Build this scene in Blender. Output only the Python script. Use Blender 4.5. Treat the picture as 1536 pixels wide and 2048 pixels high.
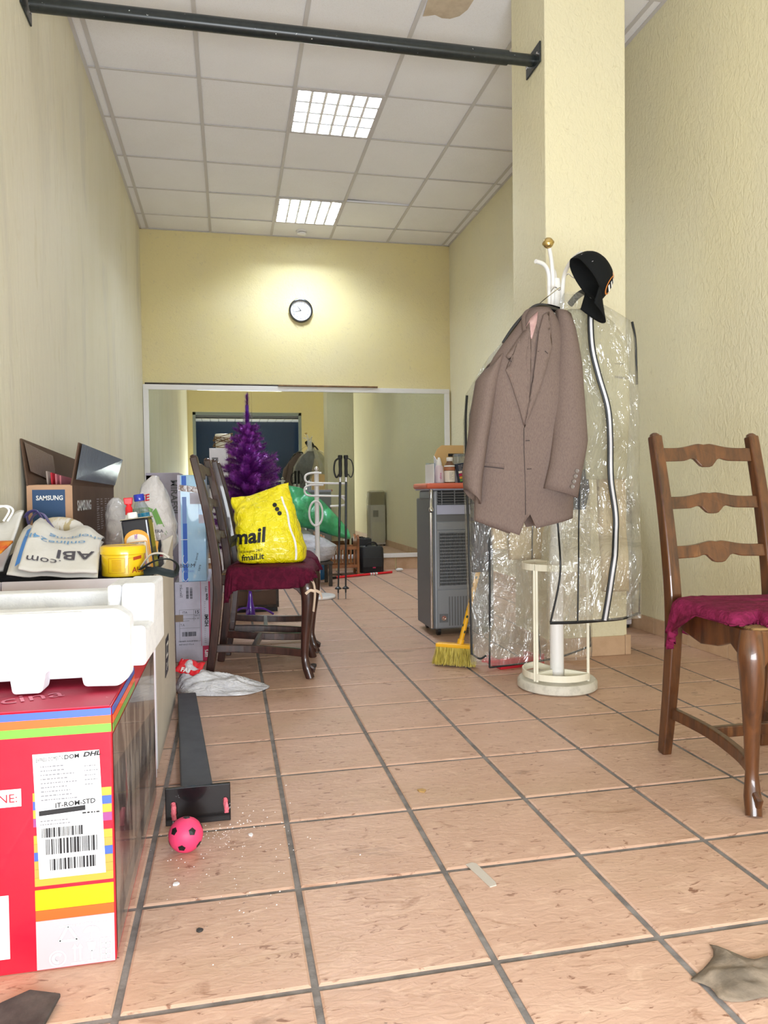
import bpy, bmesh, math, random
from math import sin, cos, pi, radians
from mathutils import Vector, Matrix, noise
for o in list(bpy.data.objects): bpy.data.objects.remove(o)
SC = bpy.context.scene
COL = SC.collection
random.seed(7)
# ---------------------------------------------------------------- camera
RR = Vector((0.97884868, -0.20421749, -0.01226692))
UU = Vector((0.01761241, 0.02437851, 0.99954764))
FW = Vector((0.20382606, 0.97862194, -0.02745963))
cam = bpy.data.cameras.new('camera'); camo = bpy.data.objects.new('camera', cam); COL.objects.link(camo)
cam.sensor_fit = 'HORIZONTAL'; cam.sensor_width = 36; cam.lens = 36*1476.9/1536
cam.clip_start = .02
m = Matrix((RR, UU, -FW)).transposed().to_4x4(); m.translation = Vector((0, 0, .8211)); camo.matrix_world = m
SC.camera = camo
# ---------------------------------------------------------------- world, lights, exposure
w = bpy.data.worlds.new('world'); SC.world = w; w.use_nodes = True
w.node_tree.nodes['Background'].inputs[0].default_value = (.55, .65, .8, 1)
w.node_tree.nodes['Background'].inputs[1].default_value = .4
SC.view_settings.view_transform = 'Standard'; SC.view_settings.look = 'None'
SC.view_settings.exposure = 0.8; SC.view_settings.gamma = 1; SC.view_settings.use_curve_mapping = False
def area(name, loc, rot, sx, sy, power, col):
    l = bpy.data.lights.new(name, 'AREA'); l.shape = 'RECTANGLE'; l.size = sx; l.size_y = sy
    l.energy = power; l.color = col
    o = bpy.data.objects.new(name, l); COL.objects.link(o); o.location = loc; o.rotation_euler = rot
    return o
area('window_front_offscreen', (.39, -.42, .62), (radians(90+32), 0, 0), 2.0, .65, 70, (.90, .95, 1))
LAMP_STRENGTH = 290
# ---------------------------------------------------------------- materials
def lin(c):
    r = []
    for v in c[:3]:
        v /= 255; r.append(v/12.92 if v <= .04045 else ((v+.055)/1.055)**2.4)
    return (r[0], r[1], r[2], 1)
def mat(name, col, rough=.55, metal=0, spec=.5, var=None, bump=None, coord='Object', stretch=(1, 1, 1), emit=0, coat=0, spots=None, alpha=1, trans=0, sss=0):
    m = bpy.data.materials.new(name); m.use_nodes = True
    nt = m.node_tree; N = nt.nodes; L = nt.links; b = N['Principled BSDF']
    b.inputs['Base Color'].default_value = lin(col); b.inputs['Roughness'].default_value = rough
    b.inputs['Metallic'].default_value = metal; b.inputs['Specular IOR Level'].default_value = spec
    b.inputs['Coat Weight'].default_value = coat
    b.inputs['Transmission Weight'].default_value = trans
    if emit:
        b.inputs['Emission Color'].default_value = lin(col); b.inputs['Emission Strength'].default_value = emit
    if var or bump or spots:
        tc = N.new('ShaderNodeTexCoord'); mp = N.new('ShaderNodeMapping'); mp.inputs['Scale'].default_value = stretch
        if coord == 'World':
            g = N.new('ShaderNodeNewGeometry'); L.new(g.outputs['Position'], mp.inputs[0])
        else: L.new(tc.outputs['Object'], mp.inputs[0])
    cur = None
    def layer(cur, scale, col2, lo, hi, detail=6, dist=0.):
        n = N.new('ShaderNodeTexNoise'); n.inputs['Scale'].default_value = scale; n.inputs['Detail'].default_value = detail
        n.inputs['Distortion'].default_value = dist; n.inputs['Roughness'].default_value = .62
        L.new(mp.outputs[0], n.inputs['Vector'])
        r = N.new('ShaderNodeMapRange'); r.inputs['From Min'].default_value = lo; r.inputs['From Max'].default_value = hi; r.clamp = True
        L.new(n.outputs['Fac'], r.inputs['Value'])
        x = N.new('ShaderNodeMix'); x.data_type = 'RGBA'; L.new(r.outputs[0], x.inputs[0])
        if cur is None: x.inputs[6].default_value = lin(col)
        else: L.new(cur, x.inputs[6])
        x.inputs[7].default_value = lin(col2)
        return x.outputs[2]
    for v in (var or []): cur = layer(cur, *v)
    for v in (spots or []): cur = layer(cur, *v)
    if cur is not None: L.new(cur, b.inputs['Base Color'])
    if bump:
        n = N.new('ShaderNodeTexNoise'); n.inputs['Scale'].default_value = bump[0]; n.inputs['Detail'].default_value = bump[3] if len(bump) > 3 else 5
        n.inputs['Distortion'].default_value = bump[4] if len(bump) > 4 else 0
        L.new(mp.outputs[0], n.inputs['Vector'])
        bp = N.new('ShaderNodeBump'); bp.inputs['Strength'].default_value = bump[1]; bp.inputs['Distance'].default_value = bump[2]
        L.new(n.outputs['Fac'], bp.inputs['Height']); L.new(bp.outputs[0], b.inputs['Normal'])
    return m
def film(name, tint, diffuse, dcol, gloss=.25, bump=(18, .9, .02), rough=.08):
    """thin clear plastic: transparent film with a little milky diffuse and wrinkled gloss"""
    m = bpy.data.materials.new(name); m.use_nodes = True; nt = m.node_tree; N = nt.nodes; L = nt.links
    N.remove(N['Principled BSDF']); out = N['Material Output']
    t = N.new('ShaderNodeBsdfTransparent'); t.inputs[0].default_value = lin(tint)
    d = N.new('ShaderNodeBsdfDiffuse'); d.inputs[0].default_value = lin(dcol)
    g = N.new('ShaderNodeBsdfGlossy'); g.inputs['Roughness'].default_value = rough
    tc = N.new('ShaderNodeTexCoord'); n = N.new('ShaderNodeTexNoise'); n.inputs['Scale'].default_value = bump[0]; n.inputs['Detail'].default_value = 4; n.inputs['Distortion'].default_value = 1.2
    mp = N.new('ShaderNodeMapping'); mp.inputs['Scale'].default_value = (1, 1, .45)
    L.new(tc.outputs['Object'], mp.inputs[0]); L.new(mp.outputs[0], n.inputs['Vector'])
    b = N.new('ShaderNodeBump'); b.inputs['Strength'].default_value = bump[1]; b.inputs['Distance'].default_value = bump[2]
    L.new(n.outputs['Fac'], b.inputs['Height']); L.new(b.outputs[0], g.inputs['Normal'])
    lw = N.new('ShaderNodeLayerWeight'); lw.inputs['Blend'].default_value = gloss
    mr = N.new('ShaderNodeMapRange'); mr.inputs['To Min'].default_value = .11; mr.inputs['To Max'].default_value = .5; L.new(lw.outputs['Facing'], mr.inputs['Value'])
    m1 = N.new('ShaderNodeMixShader'); m1.inputs[0].default_value = diffuse; L.new(t.outputs[0], m1.inputs[1]); L.new(d.outputs[0], m1.inputs[2])
    m2 = N.new('ShaderNodeMixShader'); L.new(mr.outputs[0], m2.inputs[0]); L.new(m1.outputs[0], m2.inputs[1]); L.new(g.outputs[0], m2.inputs[2])
    L.new(m2.outputs[0], out.inputs[0])
    return m
M = {}
M['wall'] = mat('wall_plaster', (236, 228, 194), .8, spec=.12, coord='World', stretch=(1, 1, .55),
    var=[(1.1, (231, 224, 196), .4, .65), (34, (220, 211, 178), .60, .74, 5, 1.5)], bump=(42, .5, .012, 6, 1.4), spots=[(5.5, (186, 176, 142), .70, .80, 9, .6)])
M['wall_left'] = mat('wall_left_paint', (233, 227, 206), .6, spec=.25, coord='World', stretch=(1, 1, .22),
    var=[(1.3, (226, 219, 192), .4, .65), (16, (220, 212, 184), .58, .75, 5, .8)], bump=(22, .35, .01, 6, .8), spots=[(7, (160, 150, 122), .68, .76, 9, .6), (2.2, (214, 208, 190), .55, .7, 6, .4)])
M['wall_back'] = mat('wall_back_paint', (230, 216, 162), .85, spec=.08, coord='World', var=[(1.5, (226, 213, 168), .4, .65), (30, (218, 204, 160), .58, .72, 5, 1)], bump=(45, .35, .01, 6, 1))
M['ceil'] = mat('ceiling_panel_white', (246, 245, 249), .85, spec=.15, coord='World', var=[(2, (242, 241, 245), .4, .65), (300, (230, 226, 226), .55, .7, 2)], bump=(400, .15, .003))
M['tbar'] = mat('ceiling_bar_grey', (206, 202, 202), .6, spec=.3)
M['tile'] = mat('floor_tile_clay', (200, 164, 142), .42, spec=.4, coord='World', stretch=(1, 2.3, 1),
    var=[(3.2, (190, 153, 130), .35, .68, 6, .6), (13, (214, 180, 156), .52, .74, 8, 1.2), (1.3, (186, 154, 128), .5, .75)],
    spots=[(30, (140, 102, 82), .60, .68, 9, .9), (8, (160, 122, 98), .60, .72, 10, 1.2), (3.1, (150, 120, 100), .62, .72, 12, .8), (60, (80, 62, 52), .70, .73, 4, .2)], bump=(30, .25, .006, 8, 1))
M['grout'] = mat('grout_grey', (136, 130, 126), .85, spec=.2, coord='World', var=[(18, (112, 106, 102), .4, .6)], bump=(120, .3, .004))
M['skirting'] = mat('skirting_tile', (206, 174, 142), .45, coord='World', var=[(9, (190, 156, 124), .4, .65)])
M['white_paint'] = mat('white_enamel', (238, 236, 234), .35, coat=.3)
M['ivory'] = mat('ivory_plastic', (240, 236, 218), .45)
M['stone_white'] = mat('rack_base_resin', (212, 206, 192), .6, var=[(30, (192, 186, 172), .45, .65)])
M['blackmetal'] = mat('black_painted_steel', (22, 30, 32), .32, spec=.6, var=[(40, (30, 38, 40), .4, .6)], spots=[(55, (200, 205, 205), .715, .73, 3, .2)])
M['black'] = mat('black_plastic', (18, 18, 20), .45)
M['blackgloss'] = mat('black_gloss', (14, 14, 16), .18, coat=.5)
M['mirror'] = mat('mirror_silver', (206, 210, 196), .015, metal=1)
M['chrome'] = mat('chrome', (220, 220, 222), .12, metal=1)
M['brass'] = mat('brass', (206, 180, 120), .28, metal=1)
M['white_print'] = mat('white_print', (240, 240, 240), .6)
M['grey_print'] = mat('grey_print', (120, 120, 125), .6)
M['black_print'] = mat('black_print', (25, 25, 28), .6)
M['red_print'] = mat('red_print', (200, 30, 50), .6)
# ---------------------------------------------------------------- mesh builder
class G:
    def __init__(s): s.v = []; s.f = []
    def add(s, vs, fs):
        o = len(s.v); s.v += [tuple(v) for v in vs]; s.f += [tuple(i+o for i in f) for f in fs]; return s
    def box(s, a, b):
        x0, y0, z0 = a; x1, y1, z1 = b
        return s.add([(x0,y0,z0),(x1,y0,z0),(x1,y1,z0),(x0,y1,z0),(x0,y0,z1),(x1,y0,z1),(x1,y1,z1),(x0,y1,z1)],
            [(3,2,1,0),(4,5,6,7),(0,1,5,4),(1,2,6,5),(2,3,7,6),(3,0,4,7)])
    def prism(s, poly, ax, d0, d1):
        f = {'y': lambda a, b, d: (a, d, b), 'x': lambda a, b, d: (d, a, b), 'z': lambda a, b, d: (a, b, d)}[ax]
        n = len(poly)
        return s.add([f(a, b, d0) for a, b in poly]+[f(a, b, d1) for a, b in poly],
            [tuple(range(n)), tuple(range(2*n-1, n-1, -1))]+[(i, i+n, (i+1) % n+n, (i+1) % n) for i in range(n)])
    def loft(s, rings, caps=True, closed=True):
        n = len(rings[0]); vs = [p for r in rings for p in r]; fs = []
        for j in range(len(rings)-1):
            for i in range(n if closed else n-1):
                k = (i+1) % n; fs.append((j*n+i, j*n+k, (j+1)*n+k, (j+1)*n+i))
        if caps: fs += [tuple(range(n-1, -1, -1)), tuple((len(rings)-1)*n+i for i in range(n))]
        return s.add(vs, fs)
    def tube(s, pts, r, n=10, caps=True, sq=False, ref=None):
        pts = [Vector(p) for p in pts]; R = r if isinstance(r, list) else [r]*len(pts)
        rings = []; up = Vector(ref) if ref else None
        for i, p in enumerate(pts):
            t = (pts[min(i+1, len(pts)-1)]-pts[max(i-1, 0)]).normalized()
            if up is None: up = Vector((0, 0, 1)) if abs(t.z) < .9 else Vector((1, 0, 0))
            a = (up-t*up.dot(t)).normalized(); b = t.cross(a); up = a
            rr = R[i]; ra, rb = rr if isinstance(rr, (list, tuple)) else (rr, rr)
            if sq: rings.append([p+a*ra*x+b*rb*y for x, y in ((1, 1), (-1, 1), (-1, -1), (1, -1))])
            else: rings.append([p+a*ra*cos(2*pi*k/n)+b*rb*sin(2*pi*k/n) for k in range(n)])
        return s.loft(rings, caps)
    def lathe(s, prof, n=28, c=(0, 0, 0), ax=None):
        q = Vector((0, 0, 1)).rotation_difference(Vector(ax)) if ax else None
        rings = []
        for r, z in prof:
            ring = [Vector((r*cos(2*pi*k/n), r*sin(2*pi*k/n), z)) for k in range(n)]
            if q: ring = [q @ v for v in ring]
            rings.append([v+Vector(c) for v in ring])
        return s.loft(rings)
    def grid(s, fn, nu, nv):
        vs = [fn(i/nu, j/nv) for j in range(nv+1) for i in range(nu+1)]
        return s.add(vs, [(j*(nu+1)+i, j*(nu+1)+i+1, (j+1)*(nu+1)+i+1, (j+1)*(nu+1)+i) for j in range(nv) for i in range(nu)])
    def ball(s, c, r, n=16, m=10):
        rx, ry, rz = r if isinstance(r, (list, tuple)) else (r, r, r)
        return s.loft([[(c[0]+rx*max(sin(pi*j/m), .001)*cos(2*pi*k/n), c[1]+ry*max(sin(pi*j/m), .001)*sin(2*pi*k/n), c[2]-rz*cos(pi*j/m)) for k in range(n)] for j in range(m+1)])
    def warp(s, fn):
        s.v = [tuple(fn(Vector(v))) for v in s.v]; return s
    def mesh(s, name, material, smooth=False, sharp=.7):
        me = bpy.data.meshes.new(name); me.from_pydata(s.v, [], s.f)
        bm = bmesh.new(); bm.from_mesh(me); bmesh.ops.remove_doubles(bm, verts=bm.verts, dist=1e-6); bmesh.ops.recalc_face_normals(bm, faces=bm.faces); bm.to_mesh(me); bm.free()
        me.materials.append(material)
        if smooth: me.shade_smooth(); me.set_sharp_from_angle(angle=sharp)
        return me
    def build(s, name, material, parent=None, smooth=False, bevel=0, solid=0, sub=0, sharp=.7, seg=2):
        if isinstance(material, str): material = M[material]
        o = bpy.data.objects.new(name, s.mesh(name, material, smooth, sharp)); COL.objects.link(o)
        if parent is not None: o.parent = parent
        if solid: d = o.modifiers.new('solid', 'SOLIDIFY'); d.thickness = solid; d.offset = 0
        if sub: d = o.modifiers.new('sub', 'SUBSURF'); d.levels = sub; d.render_levels = sub
        if bevel: d = o.modifiers.new('bevel', 'BEVEL'); d.width = bevel; d.segments = seg; d.limit_method = 'ANGLE'; d.angle_limit = .6
        return o
def tag(o, label, cat, group=None):
    o['label'] = label; o['category'] = cat
    if group: o['group'] = group
    return o
def thing(name, label, cat, loc=(0, 0, 0), rz=0, group=None):
    o = bpy.data.objects.new(name, None); COL.objects.link(o); o.empty_display_size = .05
    o.location = loc; o.rotation_euler = (0, 0, rz)
    return tag(o, label, cat, group)
def struct(o): o['kind'] = 'structure'; return o
def copy_tree(o, parent=None):
    c = o.copy(); COL.objects.link(c); c.parent = parent
    for ch in list(o.children): copy_tree(ch, c)
    return c
def text(parent, body, size, org, right, up, material, name='lettering', sx=1, bold=0, align='LEFT'):
    cu = bpy.data.curves.new('t', 'FONT'); cu.body = body; cu.size = size; cu.resolution_u = 2; cu.align_x = align; cu.offset = bold
    to = bpy.data.objects.new('t', cu); me = bpy.data.meshes.new_from_object(to)
    bpy.data.objects.remove(to); bpy.data.curves.remove(cu)
    r = Vector(right).normalized(); u = Vector(up).normalized(); nn = r.cross(u); org = Vector(org)
    for v in me.vertices: v.co = org+r*(v.co.x*sx)+u*v.co.y+nn*.0012
    me.name = name; me.materials.clear(); me.materials.append(M[material] if isinstance(material, str) else material)
    o = bpy.data.objects.new(name, me); COL.objects.link(o); o.parent = parent
    return o
def panel(parent, name, org, right, up, w, h, material, t=.0008):
    """thin printed rectangle lying on a face"""
    r = Vector(right).normalized(); u = Vector(up).normalized(); n = r.cross(u); o = Vector(org)
    p = [o, o+r*w, o+r*w+u*h, o+u*h]
    g = G().add(p+[q+n*t for q in p], [(3,2,1,0),(4,5,6,7),(0,1,5,4),(1,2,6,5),(2,3,7,6),(3,0,4,7)])
    return g.build(name, material, parent)
def barcode(parent, org, right, up, w, h, seed=1, n=34):
    rnd = random.Random(seed); r = Vector(right).normalized(); u = Vector(up).normalized(); nn = r.cross(u); o = Vector(org)+nn*.0016
    g = G(); x = 0
    while x < w:
        b = rnd.choice((1, 1, 2, 3))*w/n/2
        g.add([o+r*x, o+r*min(x+b, w), o+r*min(x+b, w)+u*h, o+r*x+u*h], [(0, 1, 2, 3)])
        x += b+rnd.choice((1, 1, 2))*w/n/2
    return g.build('barcode', 'black_print', parent)
def rows_of_text(parent, org, right, up, w, n, dy, size, material='grey_print', seed=3):
    """small print lines too fine to read: short dashes"""
    rnd = random.Random(seed); r = Vector(right).normalized(); u = Vector(up).normalized(); nn = r.cross(u); o = Vector(org)+nn*.0016
    g = G()
    for i in range(n):
        x = 0; ww = w*rnd.uniform(.5, 1)
        while x < ww:
            l = rnd.uniform(.4, 1.4)*size; a = o-u*dy*i
            g.add([a+r*x, a+r*min(x+l, w), a+r*min(x+l, w)+u*size*.5, a+r*x+u*size*.5], [(0, 1, 2, 3)]); x += l+size*.35
    return g.build('small_print', material, parent)
def nz(p, s, k=0): return noise.noise(Vector((p[0]*s+k*7.3, p[1]*s+k*3.1, p[2]*s-k*5.7)))
def crumple(g, amp, s, k=0, fn=None):
    """push points around with folded noise so a bag looks crumpled"""
    def w(v):
        a = amp*(fn(v) if fn else 1)
        f = lambda q, kk: (1-2*abs(nz(q, s, kk)))*.6+.4*nz(q, s*2.3, kk+4)
        return v+Vector((f(v, k)*a, f(v, k+1)*a, f(v, k+2)*a*.6))
    return g.warp(w)
# ================================================================ setting
XL, XR, YF, YB, HC = -.8214, 2.3316, -.36, 7.63, 3.4257
S_, FX, FY = .3153, .1245, 2.4637
floor = struct(G().box((XL-.15, YF-.9, -.08), (XR+.15, YB+.15, -.0035)).build('floor', 'grout'))
j = .0065
def tile_mesh(w, d):
    g = G(); b = .004; r = []
    for z, i in ((-.012, 0), (-.002, 0), (0, b)):
        r.append([(-w/2+i, -d/2+i, z), (w/2-i, -d/2+i, z), (w/2-i, d/2-i, z), (-w/2+i, d/2-i, z)])
    return g.loft(r).mesh('tile', M['tile'])
full = tile_mesh(S_-2*j, S_-2*j)
rnd = random.Random(11)
for c in range(10):
    for r in range(-9, 17):
        y0 = FY+S_*r; y1 = y0+S_
        if y0 < YF: y0 = YF
        if y1 > YB: y1 = YB
        me = full if abs(y1-y0-S_) < 1e-4 else tile_mesh(S_-2*j, y1-y0-2*j)
        o = bpy.data.objects.new('tile', me); COL.objects.link(o); o.parent = floor
        o.location = (XL+S_*(c+.5), (y0+y1)/2, rnd.uniform(-.0006, .0004)); o.rotation_euler = (rnd.uniform(-.002, .002), rnd.uniform(-.002, .002), 0)
struct(G().box((XL-.15, YF-.9, 0), (XL, YB+.15, 3.7)).build('wall_left', 'wall_left'))
struct(G().box((XR, YF-.9, 0), (XR+.15, YB+.15, 3.7)).build('wall_right', 'wall'))
struct(G().box((XL, YB, 0), (XR, YB+.15, 3.7)).build('wall_back', 'wall_back'))
# shop front behind the camera (seen in the mirror)
g = G().box((XL, YF-.12, 0), (-.72, YF, 3.6)).box((1.50, YF-.12, 0), (XR, YF, 3.6)).box((-.72, YF-.12, 2.50), (1.50, YF, 3.6))
struct(g.build('wall_front', 'wall_back'))
M['shutter'] = mat('blue_shutter', (38, 56, 84), .2, spec=.5)
M['alu'] = mat('aluminium_frame', (150, 160, 162), .4, metal=.6)
win = struct(bpy.data.objects.new('window_1', None)); COL.objects.link(win)
g = G()
for a, b in (((-.72, -.1, 0), (-.66, -.02, 2.5)), ((1.44, -.1, 0), (1.5, -.02, 2.5)), ((-.72, -.1, 2.44), (1.5, -.02, 2.5))): g.box((a[0], YF+a[1], a[2]), (b[0], YF+b[1], b[2]))
g.build('window_frame', 'alu', win)
G().box((-.72, YF-.64, 0), (1.5, YF-.60, 2.5)).build('door_panel', 'shutter', win)
G().box((.37, YF-.60, 0), (.40, YF-.58, 2.35)).build('door_stile', 'shutter', win)
for i in range(13):
    x = -.71+i*.17
    G().box((x, YF-.6, 2.36), (x+.16, YF-.10, 2.375)).build('soffit_panel', 'white_paint', win)
G().box((-.74, YF-.66, 2.40), (1.52, YF-.08, 2.44)).build('soffit_board', 'grey_print', win)
G().box((-.80, YF-.66, 0), (-.72, YF-.12, 2.5)).box((1.5, YF-.66, 0), (1.58, YF-.12, 2.5)).build('reveal', 'alu', win)
# pillar
struct(G().box((1.50, 3.33, 0), (1.92, 3.75, 3.6)).build('wall_pillar', 'wall', bevel=.006))
bb = struct(bpy.data.objects.new('baseboard_pillar', None)); COL.objects.link(bb)
for a, b in (((1.488, 3.318, 0), (1.72, 3.33, .095)), ((1.723, 3.318, 0), (1.902, 3.33, .095)), ((1.904, 3.318, 0), (1.934, 3.33, .098)),
             ((1.92, 3.33, 0), (1.932, 3.54, .095)), ((1.92, 3.543, 0), (1.932, 3.75, .095)), ((1.488, 3.33, 0), (1.5, 3.54, .095)), ((1.488, 3.543, 0), (1.5, 3.75, .095))):
    G().box(a, b).build('skirting_tile', 'skirting', bb, bevel=.002)
for nm, ax in (('baseboard_right', 'r'), ('baseboard_left', 'l'), ('baseboard_back', 'b')):
    e = struct(bpy.data.objects.new(nm, None)); COL.objects.link(e)
    k = 0
    L = (XR-XL) if ax == 'b' else (YB-YF)
    while k*.3153 < L-.02:
        a = k*.3153+.0015; b = min((k+1)*.3153, L)-.0015; k += 1
        if ax == 'r': g = G().box((XR-.012, YF+a, 0), (XR, YF+b, .09))
        elif ax == 'l': g = G().box((XL, YF+a, 0), (XL+.012, YF+b, .09))
        else: g = G().box((XL+a+.012, YB-.014, 0), (XL+b-.013 if b > L-.01 else XL+b, YB, .12))
        g.build('skirting_tile', 'skirting', e, bevel=.002)
# ceiling
CX, CY = -.7444, 4.8277
ceil = struct(G().box((XL-.1, YF-.9, HC+.06), (XR+.1, YB+.1, HC+.16)).build('ceiling', 'tbar'))
xs = [XL]+[CX+.6*k for k in range(6)]+[XR]
ys = [YF]+[CY+.6*k for k in range(-8, 5)]+[YB]
LIGHTS = [(3, ys.index(CY)), (3, ys.index(CY)+3)]
rnd = random.Random(5); cache = {}
for i in range(len(xs)-1):
    for k in range(len(ys)-1):
        if (i, k) in LIGHTS: continue
        w_, d_ = xs[i+1]-xs[i]-.004, ys[k+1]-ys[k]-.004
        key = (round(w_, 3), round(d_, 3))
        if key not in cache: cache[key] = G().box((-w_/2, -d_/2, 0), (w_/2, d_/2, .015)).mesh('ceiling_panel', M['ceil'])
        o = bpy.data.objects.new('ceiling_panel', cache[key]); COL.objects.link(o); o.parent = ceil
        tl = (i == 4 and k == ys.index(CY)+2)
        o.location = ((xs[i]+xs[i+1])/2, (ys[k]+ys[k+1])/2, HC+.004+(.012 if tl else rnd.uniform(0, .002)))
        if tl: o.rotation_euler = (.012, .02, .008)
for x in xs[1:-1]: G().box((x-.012, YF, HC-.001), (x+.012, YB, HC+.003)).box((x-.002, YF, HC), (x+.002, YB, HC+.06)).build('ceiling_bar', 'tbar', ceil)
for i in range(len(xs)-1):
    for y in ys[1:-1]: G().box((xs[i]+.012, y-.008, HC-.0012), (xs[i+1]-.012, y+.008, HC+.002)).build('cross_bar', 'tbar', ceil)
g = G().box((XL, YF, HC-.002), (XL+.02, YB, HC+.003)).box((XR-.02, YF, HC-.002), (XR, YB, HC+.003)).box((XL, YB-.02, HC-.002), (XR, YB, HC+.003))
g.build('edge_angle', 'tbar', ceil)
M['peel'] = mat('bare_plaster', (206, 190, 168), .9, coord='World', var=[(14, (190, 172, 150), .4, .65)])
g = G().prism([(1.075, 3.86), (1.083, 3.99), (1.11, 3.98), (1.145, 3.965), (1.19, 3.985), (1.236, 3.982), (1.28, 3.95), (1.307, 3.89), (1.315, 3.80), (1.30, 3.62), (1.12, 3.60)], 'z', HC+.0005, HC+.003)
g.build('peeled_patch', 'peel', ceil)
# luminaires
M['lamp_tube'] = mat('lamp_tube', (226, 238, 255), .4, emit=LAMP_STRENGTH)
M['louvre'] = mat('louvre_white', (244, 244, 246), .3, spec=.5, coat=.3)
def luminaire(i, k, label):
    x0, x1, y0, y1 = xs[i]+.003, xs[i+1]-.003, ys[k]+.003, ys[k+1]-.003
    t = thing('ceiling_light', label, 'ceiling light', ((x0+x1)/2, (y0+y1)/2, HC-.004), 0, 'recessed louvre lights in the ceiling')
    w_, d_ = (x1-x0)/2, (y1-y0)/2
    g = G().box((-w_, -d_, 0), (w_, -d_+.022, .008)).box((-w_, d_-.022, 0), (w_, d_, .008)).box((-w_, -d_+.022, 0), (-w_+.022, d_-.022, .008)).box((w_-.022, -d_+.022, 0), (w_, d_-.022, .008))
    g.build('frame', 'tbar', t)
    G().box((-w_+.01, -d_+.01, .055), (w_-.01, d_-.01, .06)).box((-w_+.01, -d_+.01, .009), (-w_+.018, d_-.01, .055)).box((w_-.018, -d_+.01, .009), (w_-.01, d_-.01, .055)).box((-w_+.018, -d_+.01, .009), (w_-.018, -d_+.018, .055)).box((-w_+.018, d_-.018, .009), (w_-.018, d_-.01, .055)).build('housing', 'louvre', t)
    iw, il = w_-.022, d_-.022
    for q in range(1, 6):
        x = -iw+2*iw*q/6
        G().prism([(x-.010, .002), (x+.010, .002), (x+.0015, .042), (x-.0015, .042)], 'y', -il, il).build('louvre_blade', 'louvre', t)
    for q in range(1, 4):
        y = -il+2*il*q/4
        G().prism([(y-.010, .0025), (y+.010, .0025), (y+.0015, .042), (y-.0015, .042)], 'x', -iw, iw).build('cross_blade', 'louvre', t)
    for q in range(4):
        y = -il+2*il*(q+.5)/4
        G().tube([(-iw+.02, y, .048), (iw-.02, y, .048)], .006, 8).build('lamp_tube', 'lamp_tube', t, smooth=True)
luminaire(*LIGHTS[0], 'square white louvre ceiling light nearer the black bar')
luminaire(*LIGHTS[1], 'square white louvre ceiling light next to the smoke detector')
t = thing('smoke_detector', 'small round white smoke detector on the ceiling by the back wall', 'smoke detector', (.745, 7.445, HC+.004))
G().lathe([(.055, 0), (.055, -.012), (.045, -.016), (.02, -.016)], 24).build('base', 'white_paint', t, smooth=True)
G().lathe([(.045, -.022), (.046, -.034), (.03, -.044), (.004, -.046)], 24).build('cap', 'white_paint', t, smooth=True)
G().lathe([(.036, -.016), (.036, -.023)], 20).build('slot', 'black', t)
# bar
t = thing('ceiling_bar_pole', 'black scratched steel bar running from wall to pillar under ceiling', 'metal bar', (0, 3.45, 2.925))
G().tube([(-.80, 0, 0), (1.36, 0, 0)], .033, 24).build('outer_tube', 'blackmetal', t, smooth=True)
G().tube([(1.36, 0, 0), (1.49, 0, 0)], .027, 24).build('inner_tube', 'blackmetal', t, smooth=True)
for x0, x1 in ((-.8205, -.812), (1.490, 1.4985)):
    p = G().prism([(-.085, -.05), (.085, -.05), (.085, .05), (-.085, .05)], 'x', x0, x1).build('end_plate', 'blackmetal', t, bevel=.004)
    for yy in (-.06, .06): G().lathe([(.009, 0), (.009, .004), (.004, .006)], 12, (x0 if x0 > 0 else x1, yy, 0), (-1 if x0 > 0 else 1, 0, 0)).build('screw_head', 'chrome', p, smooth=True)
# mirror
t = thing('wall_mirror', 'wide wall mirror of three panes in a white frame', 'mirror', (0, YB, 0))
fz0, fz1 = .125, 1.905
for a, b, nm in (((-.818, -.035, fz0), (2.312, 0, fz0+.045), 'frame_rail'), ((-.818, -.035, fz1-.05), (2.312, 0, fz1), 'frame_rail'), ((-.818, -.035, fz0+.045), (-.765, 0, fz1-.05), 'frame_stile'), ((2.255, -.035, fz0+.045), (2.312, 0, fz1-.05), 'frame_stile')):
    G().box(a, b).build(nm, 'white_paint', t, bevel=.003)
for a, b, rx in ((-.765, .23, 0), (.2315, 1.27, .0006), (1.2715, 2.255, 0)):
    G().box((a, -.022, fz0+.04), (b, -.012, fz1-.045)).build('mirror_pane', 'mirror', t)
M['darkwood'] = mat('dark_strip_wood', (66, 54, 42), .6, var=[(20, (46, 38, 30), .4, .6)])
M['midwood'] = mat('brown_strip_wood', (140, 104, 62), .55, var=[(20, (112, 80, 46), .4, .6)])
tag(G().box((-.8, YB-.024, fz1), (.80, YB-.002, fz1+.018)).build('wooden_strip', 'darkwood'), 'thin dark wooden strip lying along the top of the mirror frame', 'wood strip')
tag(G().box((.5, YB-.05, fz1), (1.53, YB-.026, fz1+.016)).warp(lambda v: v+Vector((0, 0, 0))).build('wooden_strip', 'midwood', bevel=.004), 'thin light brown wooden strip on the mirror frame, in front of the dark one', 'wood strip')
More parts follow.
